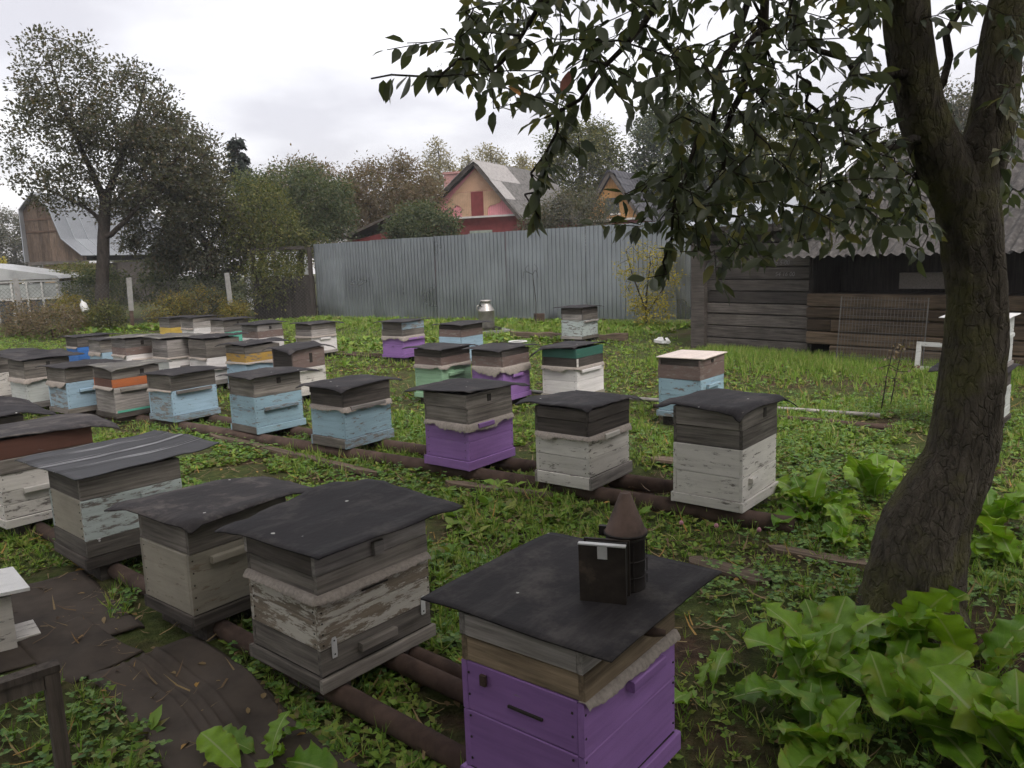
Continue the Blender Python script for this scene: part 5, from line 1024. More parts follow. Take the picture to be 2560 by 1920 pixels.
def cloth_mesh(du, dv, length, seed, sides):
    r = np.random.default_rng(seed); V = []; F = []
    pts = []; st = .012
    if 'r' in sides: pts += [((-du/2+i*st, -dv/2-.004), (0, -1)) for i in range(int(du/st)+1)][::-1]
    if 'l' in sides: pts += [((-du/2-.004, -dv/2+i*st), (-1, 0)) for i in range(int(dv/st)+1)]
    ph = r.random()*9
    for k, ((x, y), (nx_, ny_)) in enumerate(pts):
        L = 1.1*length*(.35+1.15*vnoise(k*.11+ph, seed, 1.0)+r.uniform(-.2, .2)); fl = .010+.016*vnoise(k*.12+ph, seed+5, 1.0)
        for j, (o, z) in enumerate(((-.02, .004), (.006, .006), (.008+fl*.5, -.3), (.006+fl, -.72), (.004+fl*1.1, -1.0))):
            zz = z if z > 0 else z*L
            V.append((x+nx_*o, y+ny_*o, zz))
    for k in range(len(pts)-1):
        for j in range(4): F.append((k*5+j, k*5+j+1, k*5+5+j+1, k*5+5+j))
    return me('cloth', V, F, True)

M_['ribbed'] = None
N = NT('ribbed_rubber_sheet', .5, 0, .4)
s_ = N.n('ShaderNodeSeparateXYZ', i0=N.coords((1,1,1), 'Object', False)); mr = N.n('ShaderNodeMath', _operation='ADD', i0=N.n('ShaderNodeMath', _operation='MULTIPLY', i0=s_.outputs[1], i1=1/.85).outputs[0], i1=.25/.85).outputs[0]
wv = N.noise(N.coords((3, 60, 1), 'Object', False), 1, 3, .6)
dk, pl_ = (.03,.03,.033), (.30,.30,.31)
st = [(.0, dk)]+sum([[(a-.008, dk), (a-.003, pl_), (b+.003, pl_), (b+.008, dk)] for a, b in ((.23,.23), (.265,.265), (.46,.50), (.55,.55), (.72,.72), (.755,.755), (.93,.93))], [])
cr = N.ramp(mr, st); N.color(N.mix(N.ramp(wv, [(.42, .0), (.62, .8)]), cr, dk)); M_['ribbed'] = N.m
PALE = leafmat
M_['stripecover'] = plain('pale_streaked_sheet', (0.10, .095, .085), .6, var=.6, scale=4, c2=(.42, .40, .33))
M_['tinwhite'] = plain('white_tin', (.6, .6, .59), .5, var=.2, scale=8)
M_['plate'] = plain('zinc_plate', (.62, .62, .62), .45, .3)
M_['leather'] = plain('sooty_leather', (.02, .018, .017), .7)

def hive(X, Y, yaw, s, h, boxes, label, cover=('rubber', (.09,.10,.09,.08), .35, .012, ()), cloth=None, handle=None, vent=None, slot=None, z0=.10, bearers=True, seed=0, extra=None, top=None):
    a = R(yaw); u = Vector((math.cos(a), math.sin(a))); v = Vector((-math.sin(a), math.cos(a)))
    DU, DV = .60*s, .51*s; c = Vector((X, Y))+u*DU/2+v*DV/2
    t = thing('beehive', label, 'beehive', (c.x, c.y, 0), a, 'beehives in the apiary')
    tot = sum(b[1] for b in boxes); z = z0; info = {}
    du, dv = DU-.04, DV-.04
    for name, hh, mat, n in boxes:
        hh = hh/tot*h; e = .028 if name == 'base' else random.uniform(-.004, .004)
        mats = mat if isinstance(mat, tuple) else (mat, mat)
        crate(t, name, z, hh, du+e, dv+e, mats[0], n, mats[1]); info[name] = (z, hh); z += hh
    if cover:
        mt, ov, dr, wv_, cu = cover
        if mt in ('rubber', 'rubberdust', 'stripecover'): ov = (.03+.4*ov[0]*.5, .10+.6*ov[1], .03+.4*ov[2]*.5, .07+.6*ov[3])
        mt = mt.strip()
        new('cover', cover_mesh(du, dv, ov, dr, wv_, cu, seed+1, ribs=(mt == 'ribbed'), th=.012 if mt == 'palelid' else .006), M_[mt], t, (0, 0, z+.001), (0, 0, random.uniform(-.05, .05)))
    if bearers:
        for x in (-du*.32, du*.32): MB().box(x-.04, x+.04, -dv/2+.02, dv/2-.02, -.05, z0-.001).build('bearer', M_['dark'], t)
    bz, bh = info['body']
    if cloth: new('cloth', cloth_mesh(du, dv, cloth[1], seed+3, cloth[0]), M_['burlap'], t, (0, 0, bz+bh))
    if handle:
        x0, x1, fz, mat = handle
        zz = bz+bh*fz; bev_box((x0-.5)*du, (x1-.5)*du, -dv/2-.034, -dv/2-.0025, zz, zz+.036, .004).build('handle', M_[mat], t)
    lz, lh = info['lid']
    if vent:
        x = (vent-.5)*du; MB().box(x-.022, x+.022, -dv/2-.006, -dv/2+.01, lz+lh*.25, lz+lh*.75).build('vent_hole_patch', M_['core'], t)  # dark patch set on the lid for the shade inside a vent hole
    if slot:
        for face, p, fz, w in slot:
            zz = bz+bh*fz
            if face == 'l': MB().box(-du/2-.003, -du/2+.01, (p-.5)*dv-w/2, (p-.5)*dv+w/2, zz, zz+.008).build('entrance_slot', M_['core'], t)
            else: MB().box((p-.5)*du-w/2, (p-.5)*du+w/2, -dv/2-.003, -dv/2+.01, zz, zz+.008).build('entrance_slot', M_['core'], t)
    # nail heads on the two sides that show
    nm = MB()
    for sx, sy in ((-1, 0), (0, -1)):
        for k in range(5):
            zz = bz+bh*(.1+.2*k)
            for e in (-1, 1):
                if sx: nm.box(-du/2-.0035, -du/2, e*(dv/2-.035)-.003, e*(dv/2-.035)+.003, zz-.003, zz+.003)
                else: nm.box(e*(du/2-.012)-.003, e*(du/2-.012)+.003, -dv/2-.0035, -dv/2, zz-.003, zz+.003)
    nm.build('nails', M_['core'], t, kind='stuff')
    if extra: extra(t, du, dv, info, z)
    return t
RUB = 'rubber'
def cov(ov=(.09,.10,.09,.08), dr=.35, wv_=.012, cu=(), mt=RUB): return (mt, ov, dr, wv_, cu)

def a1_extra(t, du, dv, info, z):
    lz, lh = info['lid']; bz, bh = info['body']
    MB().tube([(.02, -dv/2, lz+lh*.35), (.02, -dv/2-.03, lz+lh*.33), (.035, -dv/2-.055, lz+lh*.30), (.055, -dv/2-.085, lz+lh*.25)], [.010, .014, .016, .010], 8).build('knob', M_['rust'], t, smooth=True)
    MB().box(-du/2-.012, -du/2-.001, dv/2-.11, dv/2-.088, bz+bh-.06, bz+bh-.025).build('latch', M_['rust'], t)
def a2_extra(t, du, dv, info, z):
    bz, bh = info['body']
    for x in (-du/2+.06, du/2-.05):
        mb = MB(); mb.prism([(x-.011, bz-.045), (x+.011, bz-.045), (x+.013, bz-.035), (x+.013, bz+.03), (x+.008, bz+.042), (x-.008, bz+.042), (x-.013, bz+.03), (x-.013, bz-.035)], -dv/2-.006, -dv/2-.0035)
        p = mb.build('clamp_plate', M_['plate'], t)
        for zz in (bz-.03, bz+.028): MB().box(x-.003, x+.003, -dv/2-.008, -dv/2-.0062, zz-.003, zz+.003).build('screw', M_['hole'], p)
    lz, lh = info['lid']; MB().box(-.015, .035, -dv/2-.02, -dv/2-.001, lz+.005, lz+lh*.75).build('vent_flap', M_['lightgrey'], t)
def a4_extra(t, du, dv, info, z):
    bz, bh = info['body']; x = -du/2+.07
    MB().lathe([(.0, 0), (.016, 0), (.016, .004), (.006, .006)], 12).build('clamp_washer', M_['plate'], t, rot=(math.pi/2, 0, 0), loc=(x, -dv/2-.003, bz-.012))

H = []
# row on the near pipes
hive(.17, 2.05, 51.1, .99, .60, [('base', .07, 'purple', 1), ('body', .37, 'purple', 2), ('super', .085, 'tan', 1), ('lid', .075, 'lightgrey', 1)],
     'purple hive in the foreground carrying the bee smoker', cov((.02,.16,.10,.15), .03, .004, (), 'rubber '), ('r', .018), (.42, .78, .82, 'purple'), None, [('l', .45, .72, .13)], seed=1, extra=a1_extra)
hive(-.79, 2.93, 49.2, 1.06, .565, [('base', .06, 'grey', 1), ('lower_box', .115, 'grey', 1), ('body', .235, 'peelwhite', 2), ('super', .085, 'grey', 1), ('lid', .085, ('lightgrey', 'dark'), 1)],
     'grey hive with peeling white paint and two zinc plates, left of purple', cov((.03,.20,.05,.20), .2, .025, ((-1,1,-.02), (1,1,.02)), 'rubber '), ('rl', .022), (.30, .62, -.28, 'grey'), None, [('r', .48, .78, .14)], bearers=True, seed=2, extra=a2_extra)
hive(-1.53, 3.53, 51.4, .98, .51, [('base', .06, 'dark', 1), ('body', .29, 'beige', 1), ('lid', .14, 'grey', 1)],
     'beige hive with round stain on its long rubber cover', cov((.10,.16,.05,.17), .45, .014, ((-1,-1,-.03), (-1,1,.03)), 'rubberdust'), None, (.18, .60, .78, 'beige'), None, None, seed=3)
hive(-2.46, 4.34, 47.9, 1.04, .535, [('base', .065, 'dark', 1), ('lower_box', .10, 'grey', 1), ('body', .235, ('icewhite', 'beige'), 1), ('lid', .13, 'grey', 1)],
     'hive with flaking icy blue paint under a ribbed striped sheet', cov((.06,.24,.02,.33), .06, .012, ((1,0,.03), (1,-1,-.02)), 'ribbed'), None, (.56, .80, .72, 'icewhite'), None, None, seed=4, extra=a4_extra)
hive(-3.41, 5.12, 50.7, 1.08, .60, [('base', .06, 'white', 1), ('body', .31, 'white', 3), ('super', .10, 'grey', 1), ('lid', .13, 'redbrown', 1)],
     'white hive with dark red-brown lid at the left edge', cov((.10,.18,.12,.12), .40, .02, ((1,-1,-.03),), 'rubberdust'), None, (.20, .62, .52, 'white'), None, None, seed=5)
hive(-4.36, 5.98, 51, 1.0, .55, [('base', .06, 'dark', 1), ('body', .30, 'dark', 2), ('lid', .14, 'dark', 1)],
     'dark hive half hidden at the left edge under a buckled sheet', cov((.10,.20,.14,.12), .30, .03, ((1,0,-.04), (0,1,.08))), None, None, None, None, seed=6)
# row on the big rusty pipes
hive(1.46, 4.93, 51, 1.03, .665, [('base', .065, 'white', 1), ('body', .33, 'white', 2), ('super', .12, 'grey', 1), ('lid', .12, 'grey', 1)],
     'tall peeling white hive at the pipe end beside horseradish leaves', cov((.08,.13,.09,.10), .55, .018, ((-1,-1,-.05), (1,-1,-.05))), None, (.16, .30, .30, 'white'), .62, None, bearers=False, seed=7)
hive(.54, 5.54, 51.6, 1.01, .585, [('base', .09, ('lightgrey', 'white'), 1), ('body', .29, 'white', 2), ('super', .11, 'dark', 1), ('lid', .085, 'dark', 1)],
     'flaking white hive with dark super and frayed cloth, right of purple', cov((.09,.16,.07,.10), .45, .03, ((1,0,-.03), (-1,-1,-.03))), ('rl', .035), (.32, .66, .86, 'white'), None, None, bearers=False, seed=8)
hive(-.36, 6.18, 51.3, 1.01, .615, [('base', .075, 'purple', 1), ('body', .30, 'purple', 2), ('super', .125, 'grey', 1), ('lid', .115, 'grey', 1)],
     'purple hive on the rusty pipes with frayed burlap trim', cov((.10,.16,.09,.10), .35, .016, ((1,-1,-.02), (-1,-1,.02))), ('rl', .045), (.18, .52, .86, 'purple'), .48, None, bearers=False, seed=9)
hive(-1.52, 7.07, 51.5, 1.01, .56, [('base', .09, ('fadedblue', 'grey'), 1), ('body', .29, 'blue', 1), ('super', .11, 'dark', 1), ('lid', .07, 'dark', 1)],
     'sky blue hive with draped cloth flap, next left of purple', cov((.11,.11,.08,.10), .35, .014, ((-1,-1,-.03),)), ('rl', .03), (.10, .84, .90, 'lightgrey'), None, None, bearers=False, seed=10)
hive(-2.57, 7.84, 49.8, .99, .57, [('base', .07, ('blue', 'grey'), 1), ('body', .30, 'blue', 2), ('super', .085, 'grey', 1), ('lid', .11, 'grey', 1)],
     'sky blue hive with long middle handle on the rusty pipes', cov((.13,.13,.08,.10), .30, .010, ()), None, (.16, .88, .52, 'fadedblue'), .52, None, bearers=False, seed=11)
hive(-3.72, 8.62, 54.9, .99, .515, [('base', .07, 'fadedblue', 1), ('body', .27, ('brightblue', 'fadedblue'), 1), ('lid', .165, 'grey', 2)],
     'patchy faded blue hive with plain grey top box', cov((.07,.08,.09,.09), .30, .010, ()), ('l', .02), (.08, .86, .86, 'lightgrey'), None, None, bearers=False, seed=12)
hive(-4.53, 8.97, 51.7, .99, .565, [('base', .055, 'dark', 1), ('body', .29, 'lightgrey', 1), ('super', .095, ('orange', 'redbrown'), 1), ('lid', .115, ('grey', 'dark'), 1)],
     'grey hive with bright orange middle box', cov((.12,.10,.11,.09), .22, .02, ((-1,-1,-.03),), 'stripecover'), ('l', .03), (.12, .90, .82, 'grey'), .62, None, bearers=False, seed=13,
     extra=lambda t, du, dv, info, z: MB().box(-du/2+.01, du/2-.03, -dv/2-.006, -dv/2-.0022, info['body'][0]+.005, info['body'][0]+.03).build('teal_strip', M_['teal'], t))
hive(-5.28, 9.36, 53.9, 1.0, .545, [('base', .06, 'grey', 1), ('body', .31, ('brightblue', 'fadedblue'), 2), ('lid', .17, 'grey', 1)],
     'pale blue hive just left of the orange boxed one', cov((.12,.12,.12,.09), .40, .02, ((1,1,.02),)), ('l', .045), (.24, .92, .60, 'brightblue'), None, None, bearers=False, seed=14)
hive(-6.03, 9.81, 53.7, .97, .60, [('base', .07, 'lightgrey', 1), ('body', .28, 'greywhite', 2), ('super', .10, 'grey', 1), ('lid', .11, 'grey', 1)],
     'off-white hive left of the pale blue one, vent in grey lid', cov((.12,.13,.10,.10), .20, .03, ((0,1,.04),)), ('rl', .04), (.45, .92, .78, 'greywhite'), .52, None, bearers=False, seed=15)
hive(-6.85, 10.42, 53, .97, .60, [('base', .07, 'lightgrey', 1), ('body', .28, 'white', 2), ('super', .10, 'grey', 1), ('lid', .10, 'grey', 1)],
     'off-white hive cut by the left edge of the picture', cov((.12,.10,.10,.10), .25, .03, ()), None, (.35, .92, .80, 'white'), None, None, bearers=False, seed=16)
# third row
hive(-7.40, 13.60, 50, .98, .555, [('base', .06, 'deepblue', 1), ('body', .32, 'deepblue', 4), ('lid', .17, 'grey', 1)],
     'deep blue hive at the far left of the third row', cov((.10,.14,.10,.10), .35, .012, ()), ('l', .02), (.45, .85, .86, 'deepblue'), None, None, seed=17)
hive(-6.62, 12.85, 50, .98, .555, [('base', .06, 'fadedblue', 1), ('body', .28, 'brightblue', 1), ('super', .05, 'lightgrey', 1), ('lid', .14, ('grey', 'lightgrey'), 1)],
     'pale blue hive right beside the deep blue one', cov((.10,.12,.10,.10), .35, .012, ()), ('l', .05), (.30, .85, .86, 'brightblue'), None, None, seed=18)
hive(-5.62, 11.60, 50, .95, .665, [('base', .06, 'beige', 1), ('body', .33, 'cleanwhite', 2), ('super', .10, 'maroon', 1), ('lid', .11, 'lightgrey', 1)],
     'cream hive with brown middle box and pale streaked cover', cov((.10,.12,.10,.10), .25, .025, ((-1,-1,.02),), 'stripecover'), ('l', .03), (.15, .82, .74, 'palelid'), .48, None, seed=19)
hive(-4.92, 11.40, 51, .96, .655, [('base', .06, 'lightgrey', 1), ('body', .30, ('cleanwhite', 'greywhite'), 2), ('super', .11, 'lightgrey', 1), ('lid', .12, 'lightgrey', 1)],
     'off-white hive with two grey boxes and curled pale cover', cov((.10,.10,.10,.10), .20, .035, (), 'stripecover'), ('rl', .015), (.30, .95, .50, 'lightgrey'), .70, [('l', .45, .45, .05)], seed=20)
hive(-4.30, 11.22, 52.4, .97, .655, [('base', .06, 'lightgrey', 1), ('body', .30, 'cleanwhite', 2), ('super', .12, 'grey', 1), ('lid', .12, 'grey', 1)],
     'white hive with two dark grey boxes, left of the ochre one', cov((.10,.14,.10,.10), .25, .03, ((1,-1,.02),)), ('l', .02), (.10, .95, .45, 'lightgrey'), None, None, seed=21)
hive(-3.57, 10.66, 51.4, .98, .60, [('base', .06, 'lightgrey', 1), ('body', .30, 'brightblue', 1), ('super', .11, ('ochre', 'ochre'), 1), ('lid', .10, 'grey', 1)],
     'light blue hive with ochre yellow middle box', cov((.13,.12,.10,.10), .30, .03, ((1,1,.01),)), ('rl', .03), None, None, None, seed=22)
hive(-2.75, 10.0, 52, .90, .60, [('base', .06, 'white', 1), ('body', .29, 'white', 2), ('lid', .24, ('maroon', 'dark'), 2)],
     'white hive with tall brown lid and folded sheet', cov((.20,.14,.10,.10), .45, .02, ((-1,-1,-.05), (1,1,.05))), None, (.15, .88, .86, 'white'), .55, None, seed=23)
hive(-.83, 9.47, 53, .96, .60, [('base', .06, 'mint', 1), ('body', .34, 'mint', 2), ('super', .10, 'maroon', 1), ('lid', .09, 'dark', 1)],
     'mint green hive left of the purple one in the third row', cov((.08,.12,.08,.10), .40, .02, ((1,0,-.02),)), ('rl', .03), (.20, .72, .62, 'mint'), None, [('r', .5, .80, .10)], seed=24)
hive(-.10, 9.14, 53.5, .97, .60, [('base', .06, 'purple', 1), ('body', .34, 'purple', 2), ('super', .12, 'maroon', 1), ('lid', .07, 'dark', 1)],
     'purple hive with wide burlap trim and white ring on top', cov((.16,.14,.06,.10), .22, .016, ((-1,-1,-.02),)), ('rl', .065), (.32, .68, .62, 'purple'), None, None, seed=25)
hive(.75, 9.02, 52.3, 1.03, .605, [('base', .06, 'beige', 1), ('body', .33, 'cleanwhite', 2), ('super', .105, 'dark', 1), ('lid', .105, 'darkgreen', 1)],
     'cream white hive with dark green lid and drooping sheet', cov((.15,.17,.06,.16), .60, .02, ((-1,1,-.08), (0,-1,.02))), ('rl', .04), (.12, .85, .80, 'cleanwhite'), None, None, seed=26,
     extra=lambda t, du, dv, info, z: [MB().box(-du/2-.004+e[0], -du/2-.004+e[0]+.035, -dv/2-.006+e[1], -dv/2-.003+e[1], info['super'][0]+.01, info['super'][0]+info['super'][1]-.004).build('corner_batten', M_['white'], t) for e in ((0, 0),)])
hive(1.88, 7.81, 51.2, 1.0, .60, [('base', .06, 'fadedblue', 1), ('body', .33, 'blue', 2), ('super', .14, 'maroon', 1), ('lid', .065, ('maroon', 'dark'), 1)],
     'blue hive with bare pale plywood top and brown box', ('palelid', (.02,.04,.03,.02), .0, .0, ()), None, (.22, .72, .72, 'blue'), .48, None, seed=27)
# back row
hive(-7.50, 17.65, 51.5, 1.0, .56, [('base', .05, 'lightgrey', 1), ('body', .30, 'yellow', 2), ('lid', .20, ('grey', 'lightgrey'), 1)],
     'yellow hive at the left end of the back row', cov((.12,.10,.12,.10), .30, .02, ()), None, (.35, .95, .30, 'brown'), None, None, seed=28)
hive(-6.68, 16.88, 53.3, 1.0, .60, [('base', .05, 'lightgrey', 1), ('body', .33, 'cleanwhite', 2), ('super', .13, 'lightgrey', 1), ('lid', .08, 'grey', 1)],
     'white and grey hive right of the yellow one', cov((.12,.14,.10,.10), .25, .02, ()), ('l', .03), (.25, .95, .50, 'lightgrey'), None, None, seed=29)
hive(-5.64, 15.78, 53.4, 1.0, .60, [('base', .05, 'cleanwhite', 1), ('body', .31, ('teal', 'cleanwhite'), 4), ('super', .10, 'lightgrey', 1), ('lid', .12, 'grey', 1)],
     'white hive with teal boards in the back row', cov((.12,.14,.10,.10), .25, .02, ()), ('l', .03), None, .55, None, seed=30)
hive(-4.52, 14.30, 54.5, .99, .60, [('base', .05, 'cleanwhite', 1), ('body', .31, 'cleanwhite', 2), ('super', .12, 'maroon', 1), ('lid', .11, 'lightgrey', 1)],
     'white hive with long tilted cover beside the grass gap', cov((.12,.12,.14,.14), .20, .016, ((1,1,.05),)), None, None, .50, None, seed=31)
hive(-3.63, 14.59, 52.3, 1.01, .56, [('base', .05, 'lightgrey', 1), ('body', .28, ('cleanwhite', 'beige'), 1), ('super', .12, 'lightgrey', 1), ('lid', .10, 'grey', 1)],
     'pinkish white hive alone in front of the metal fence end', cov((.13,.12,.12,.10), .40, .02, ((0,-1,-.01),)), ('rl', .025), (.30, .72, .75, 'cleanwhite'), None, None, seed=32)
hive(-1.84, 13.66, 56, 1.02, .61, [('base', .05, 'purple', 1), ('body', .30, 'purple', 2), ('super', .11, 'grey', 1), ('lid', .12, ('fadedblue', 'grey'), 1)],
     'purple hive in the back row nearest the metal fence', cov((.13,.12,.10,.10), .25, .012, ()), ('rl', .05), (.20, .88, .78, 'purple'), None, [('l', .5, .42, .06)], seed=33)
hive(-.78, 12.79, 54.4, 1.0, .60, [('base', .05, 'fadedblue', 1), ('body', .36, 'brightblue', 2), ('super', .12, 'maroon', 1), ('lid', .07, 'dark', 1)],
     'light blue hive in front of the milk can', cov((.12,.16,.10,.10), .30, .014, ((1,0,.02),)), None, None, None, [('r', .2, .25, .05)], seed=34)
hive(1.43, 15.60, 53.9, 1.05, .615, [('base', .06, ('grey', 'lightgrey'), 1), ('body', .31, 'icewhite', 1), ('super', .12, ('grey', 'lightgrey'), 1), ('lid', .12, 'dark', 1)],
     'icy white hive standing alone near the yellow shrub', cov((.14,.13,.10,.10), .25, .014, ()), None, (.10, .98, .86, 'lightgrey'), None, None, seed=35)
# beside the shed, behind the trunk
hive(4.34, 6.98, 48, 1.0, .50, [('base', .05, 'dark', 1), ('body', .28, 'greywhite', 3), ('super', .10, 'dark', 1), ('lid', .07, 'dark', 1)],
     'grey white hive behind the forked trunk with a hive on top', cov((.14,.14,.10,.10), .30, .012, ()), None, None, None, None, seed=36)
hive(4.36, 7.02, 48, .98, .47, [('base', .04, 'lightgrey', 1), ('body', .28, 'greywhite', 2), ('lid', .12, 'greywhite', 1)],
     'white hive stacked on another behind the forked trunk', ('tinwhite', (.05,.05,.05,.05), .0, .0, ()), None, (.25, .75, .80, 'greywhite'), None, None, z0=.612, bearers=False, seed=37)

# ------------------------------------------------------------------ pipes
def pipe(a, b, rad, mat, label, open_end=True):
    a = Vector(a); b = Vector(b); d = (b-a).normalized(); t = thing('pipe', label, 'pipe', tuple(a), 0, 'pipes carrying the hives')
    n_ = 14; L = (b-a).length; mb = MB(); x = d.cross(Vector((0, 0, 1))).normalized(); y = x.cross(d); v = []; f = []
    for (s, q) in ((0, rad), (L, rad), (L, rad*.86), (0, rad*.86)):
        for k in range(n_): v.append(tuple(d*s+(x*math.cos(6.2832*k/n_)+y*math.sin(6.2832*k/n_))*q))
    for j in range(4):
        for k in range(n_): f.append((j*n_+k, j*n_+(k+1) % n_, ((j+1) % 4)*n_+(k+1) % n_, ((j+1) % 4)*n_+k))
    new('tube', me('tube', v, f, True), M_[mat], t)
    for s in (.35, .7):
        MB().tube([tuple(d*(L*s-.012)), tuple(d*(L*s+.012))], rad*1.03, 14).build('weld_seam', M_['rust'], t)
ub = Vector((.62, .78)); vb = Vector((-.814, .58))
def pl2(c, off, s, z): p = Vector(c)+ub*off+vb*s; return (p.x, p.y, z)
pipe(pl2((1.46, 4.93), .10, -.30, .035), pl2((1.46, 4.93), .10, 10.4, .035), .064, 'rust', 'thick rusty pipe under the front of the middle hive row')
pipe(pl2((1.46, 4.93), .50, .10, .035), pl2((1.46, 4.93), .50, 10.4, .035), .064, 'rust', 'thick rusty pipe under the back of the middle hive row')
va = Vector((-.747, .665))
def pa(c, off, s, z): p = Vector(c)+ub*off+va*s; return (p.x, p.y, z)
pipe(pa((.21, 1.96), .17, -.4, .045), pa((.21, 1.96), .17, 5.6, .045), .045, 'rust', 'rusty pipe under the front of the nearest hive row')
pipe(pa((.21, 1.96), .48, -.2, .055), pa((.21, 1.96), .48, 5.6, .055), .042, 'rust', 'rusty pipe under the back of the nearest hive row')
pipe(pa((.21, 1.96), .58, .95, .05), pa((.21, 1.96), .58, 2.4, .05), .035, 'rust', 'short rusty pipe end behind the peeling hive')
pipe((3.72, 7.93, .06), (.2, 10.1, .06), .024, 'steelpipe', 'thin grey steel pipe on the grass by the shed')
pipe((3.61, 7.41, .05), (1.6, 8.9, .05), .026, 'rust', 'thin rusty pipe in front of the grey steel one')
pipe((-2.1, 14.45, .05), (-8.6, 19.3, .05), .03, 'rust', 'thin rusty pipe under the back hive row')
pipe((-1.95, 14.05, .05), (-4.5, 16.0, .05), .03, 'rust', 'second thin rusty pipe beside the back purple hive')

# ------------------------------------------------------------------ smoker on the nearest purple hive
M_['soot'] = plain('sooty_tin', (.035, .03, .028), .6, .4, var=.4, scale=14)
M_['rusttin'] = plain('rusted_tin_cone', (.12, .082, .068), .7, .35, var=.6, scale=14, bump=.3)
M_['sootwood'] = plain('smoke_blackened_wood', (.035, .028, .023), .6, var=.6, scale=14, c2=(.12, .09, .07))
SZ = .712
sm = thing('bee_smoker', 'bee smoker with rusty cone and dark bellows on purple hive', 'bee smoker', (.265, 2.37, SZ), R(-18)); sm.scale = (1.08, 1.08, 1.08)
MB().lathe([(.056, 0), (.058, .01), (.058, .155), (.060, .157), (.060, .168), (.058, .17)], 26, (.045, .12, 0)).build('fire_can', M_['soot'], sm, smooth=True)
MB().lathe([(.064, .170), (.064, .180), (.059, .185), (.016, .295), (.013, .297), (.010, .295)], 26, (.045, .12, 0)).build('cone_lid', M_['rusttin'], sm, smooth=True)
MB().lathe([(.0655, .171), (.0655, .180)], 26, (.045, .12, 0)).build('lid_rim', M_['soot'], sm, smooth=True)
fb = MB().box(-.068, .068, -.012, .0, 0, .178).build('bellows_board', M_['sootwood'], sm, rot=(R(3), 0, 0))
MB().box(-.012, .016, -.015, -.0125, .14, .177).build('tab', M_['plate'], fb); MB().box(-.069, .069, -.014, .002, .1785, .183).build('tin_edge', M_['plate'], fb)
MB().box(-.068, .068, .050, .060, 0, .172).build('bellows_board', M_['sootwood'], sm)
MB().add([(-.062,.0,.004),(.062,.0,.004),(.062,.0,.172),(-.062,.0,.172),(-.056,.025,.012),(.056,.025,.012),(.056,.025,.166),(-.056,.025,.166),(-.062,.05,.004),(.062,.05,.004),(.062,.05,.168),(-.062,.05,.168)],
     [(0,1,5,4),(1,2,6,5),(2,3,7,6),(3,0,4,7),(4,5,9,8),(5,6,10,9),(6,7,11,10),(7,4,8,11)]).build('bellows_leather', M_['leather'], sm)

for zz in (.05, .10): MB().tube([(.045+.063*math.cos(R(a)), .12+.063*math.sin(R(a)), zz) for a in range(0, 361, 15)], .0018, 5, False).build('guard_wire', M_['soot'], sm)
for a in (-60, 20, 100): MB().tube([(.045+.064*math.cos(R(a)), .12+.064*math.sin(R(a)), .012), (.045+.064*math.cos(R(a)), .12+.064*math.sin(R(a)), .15)], .0018, 5).build('guard_wire', M_['soot'], sm)
MB().box(-.035, -.012, .112, .128, .160, .190).build('hinge', M_['soot'], sm)

# ------------------------------------------------------------------ milk can
mc = thing('milk_can', 'old aluminium milk can by the metal fence', 'milk can', (-.55, 18.9, .12), R(20))
M_['alu'] = plain('dull_aluminium', (.42, .40, .38), .45, .7, .5, .3, 7, .1)
MB().lathe([(.175, 0), (.19, .015), (.19, .38), (.195, .385), (.195, .40), (.19, .405), (.185, .43), (.12, .53), (.105, .545), (.105, .60), (.11, .605)], 28).build('can_body', M_['alu'], mc, smooth=True)
MB().lathe([(.125, .605), (.13, .61), (.13, .635), (.12, .645), (.05, .648)], 28).build('lid', M_['alu'], mc, smooth=True)
hp = [(-.19-.045*math.sin(R(a)), -.02, .47+.06*math.cos(R(a))) for a in range(0, 361, 24)]
MB().tube(hp, .012, 6, False).build('ring_handle', M_['alu'], mc, smooth=True)
MB().tube([(-.10, -.06, .62), (-.16, -.06, .60), (-.17, -.06, .53), (-.13, -.06, .50)], .013, 6).build('clamp', M_['soot'], mc, smooth=True)
bs_ = thing('slate_slab', 'broken slab under the milk can', 'slab', (-.5, 18.9, 0), .3)
MB().box(-.4, .5, -.35, .35, -.02, .06).build('slab', M_['concrete'], bs_); MB().box(-.22, .25, -.22, .22, .061, .119).build('brick', M_['core'], bs_)

# ------------------------------------------------------------------ boards and mats lying on the ground
M_['rotwood'] = wood('rotten_board', (0.20, 0.15, 0.11), .4)
def plank(label, a, b, w, th, z):
    a = Vector((*a, 0)); b = Vector((*b, 0)); d = b-a; L = d.length; n_ = 22; v = []; f = []
    for i in range(n_+1):
        x = L*i/n_; e = [.5*w*(1+.35*(vnoise(x*5+a.x*3, s*7+a.y, 1.0)-.5)) for s in (0, 1)]; zz = th*(.8+.5*vnoise(x*4+a.x, 3.3, 1.0)); taper = min(1, (i+.4)/2, (n_-i+.4)/2)
        v += [(x, -e[0]*taper, 0), (x, -e[0]*.9*taper, zz), (x, 0, zz*1.1), (x, e[1]*.9*taper, zz*.9), (x, e[1]*taper, 0)]
    for i in range(n_):
        for j in range(4): f.append((i*5+j, (i+1)*5+j, (i+1)*5+j+1, i*5+j+1))
    new('plank', me('plank', v, f), M_['rotwood'], None, (a.x, a.y, z), (0, 0, math.atan2(d.y, d.x)), None, label, 'plank', 'old boards lying in the grass')
plank('long rotten board in front of the blue hives', (-3.2, 8.25), (-1.15, 6.5), .11, .04, .0)
plank('short rotten board in front of the middle purple hive', (-.55, 6.13), (.28, 5.72), .13, .04, .0)
plank('dark sunken board by the corner of the smoker hive', (1.0, 4.42), (1.35, 4.05), .16, .03, .0)
plank('dark sunken board between the pipe end and the trunk', (1.5, 4.55), (2.1, 4.15), .12, .03, .0)
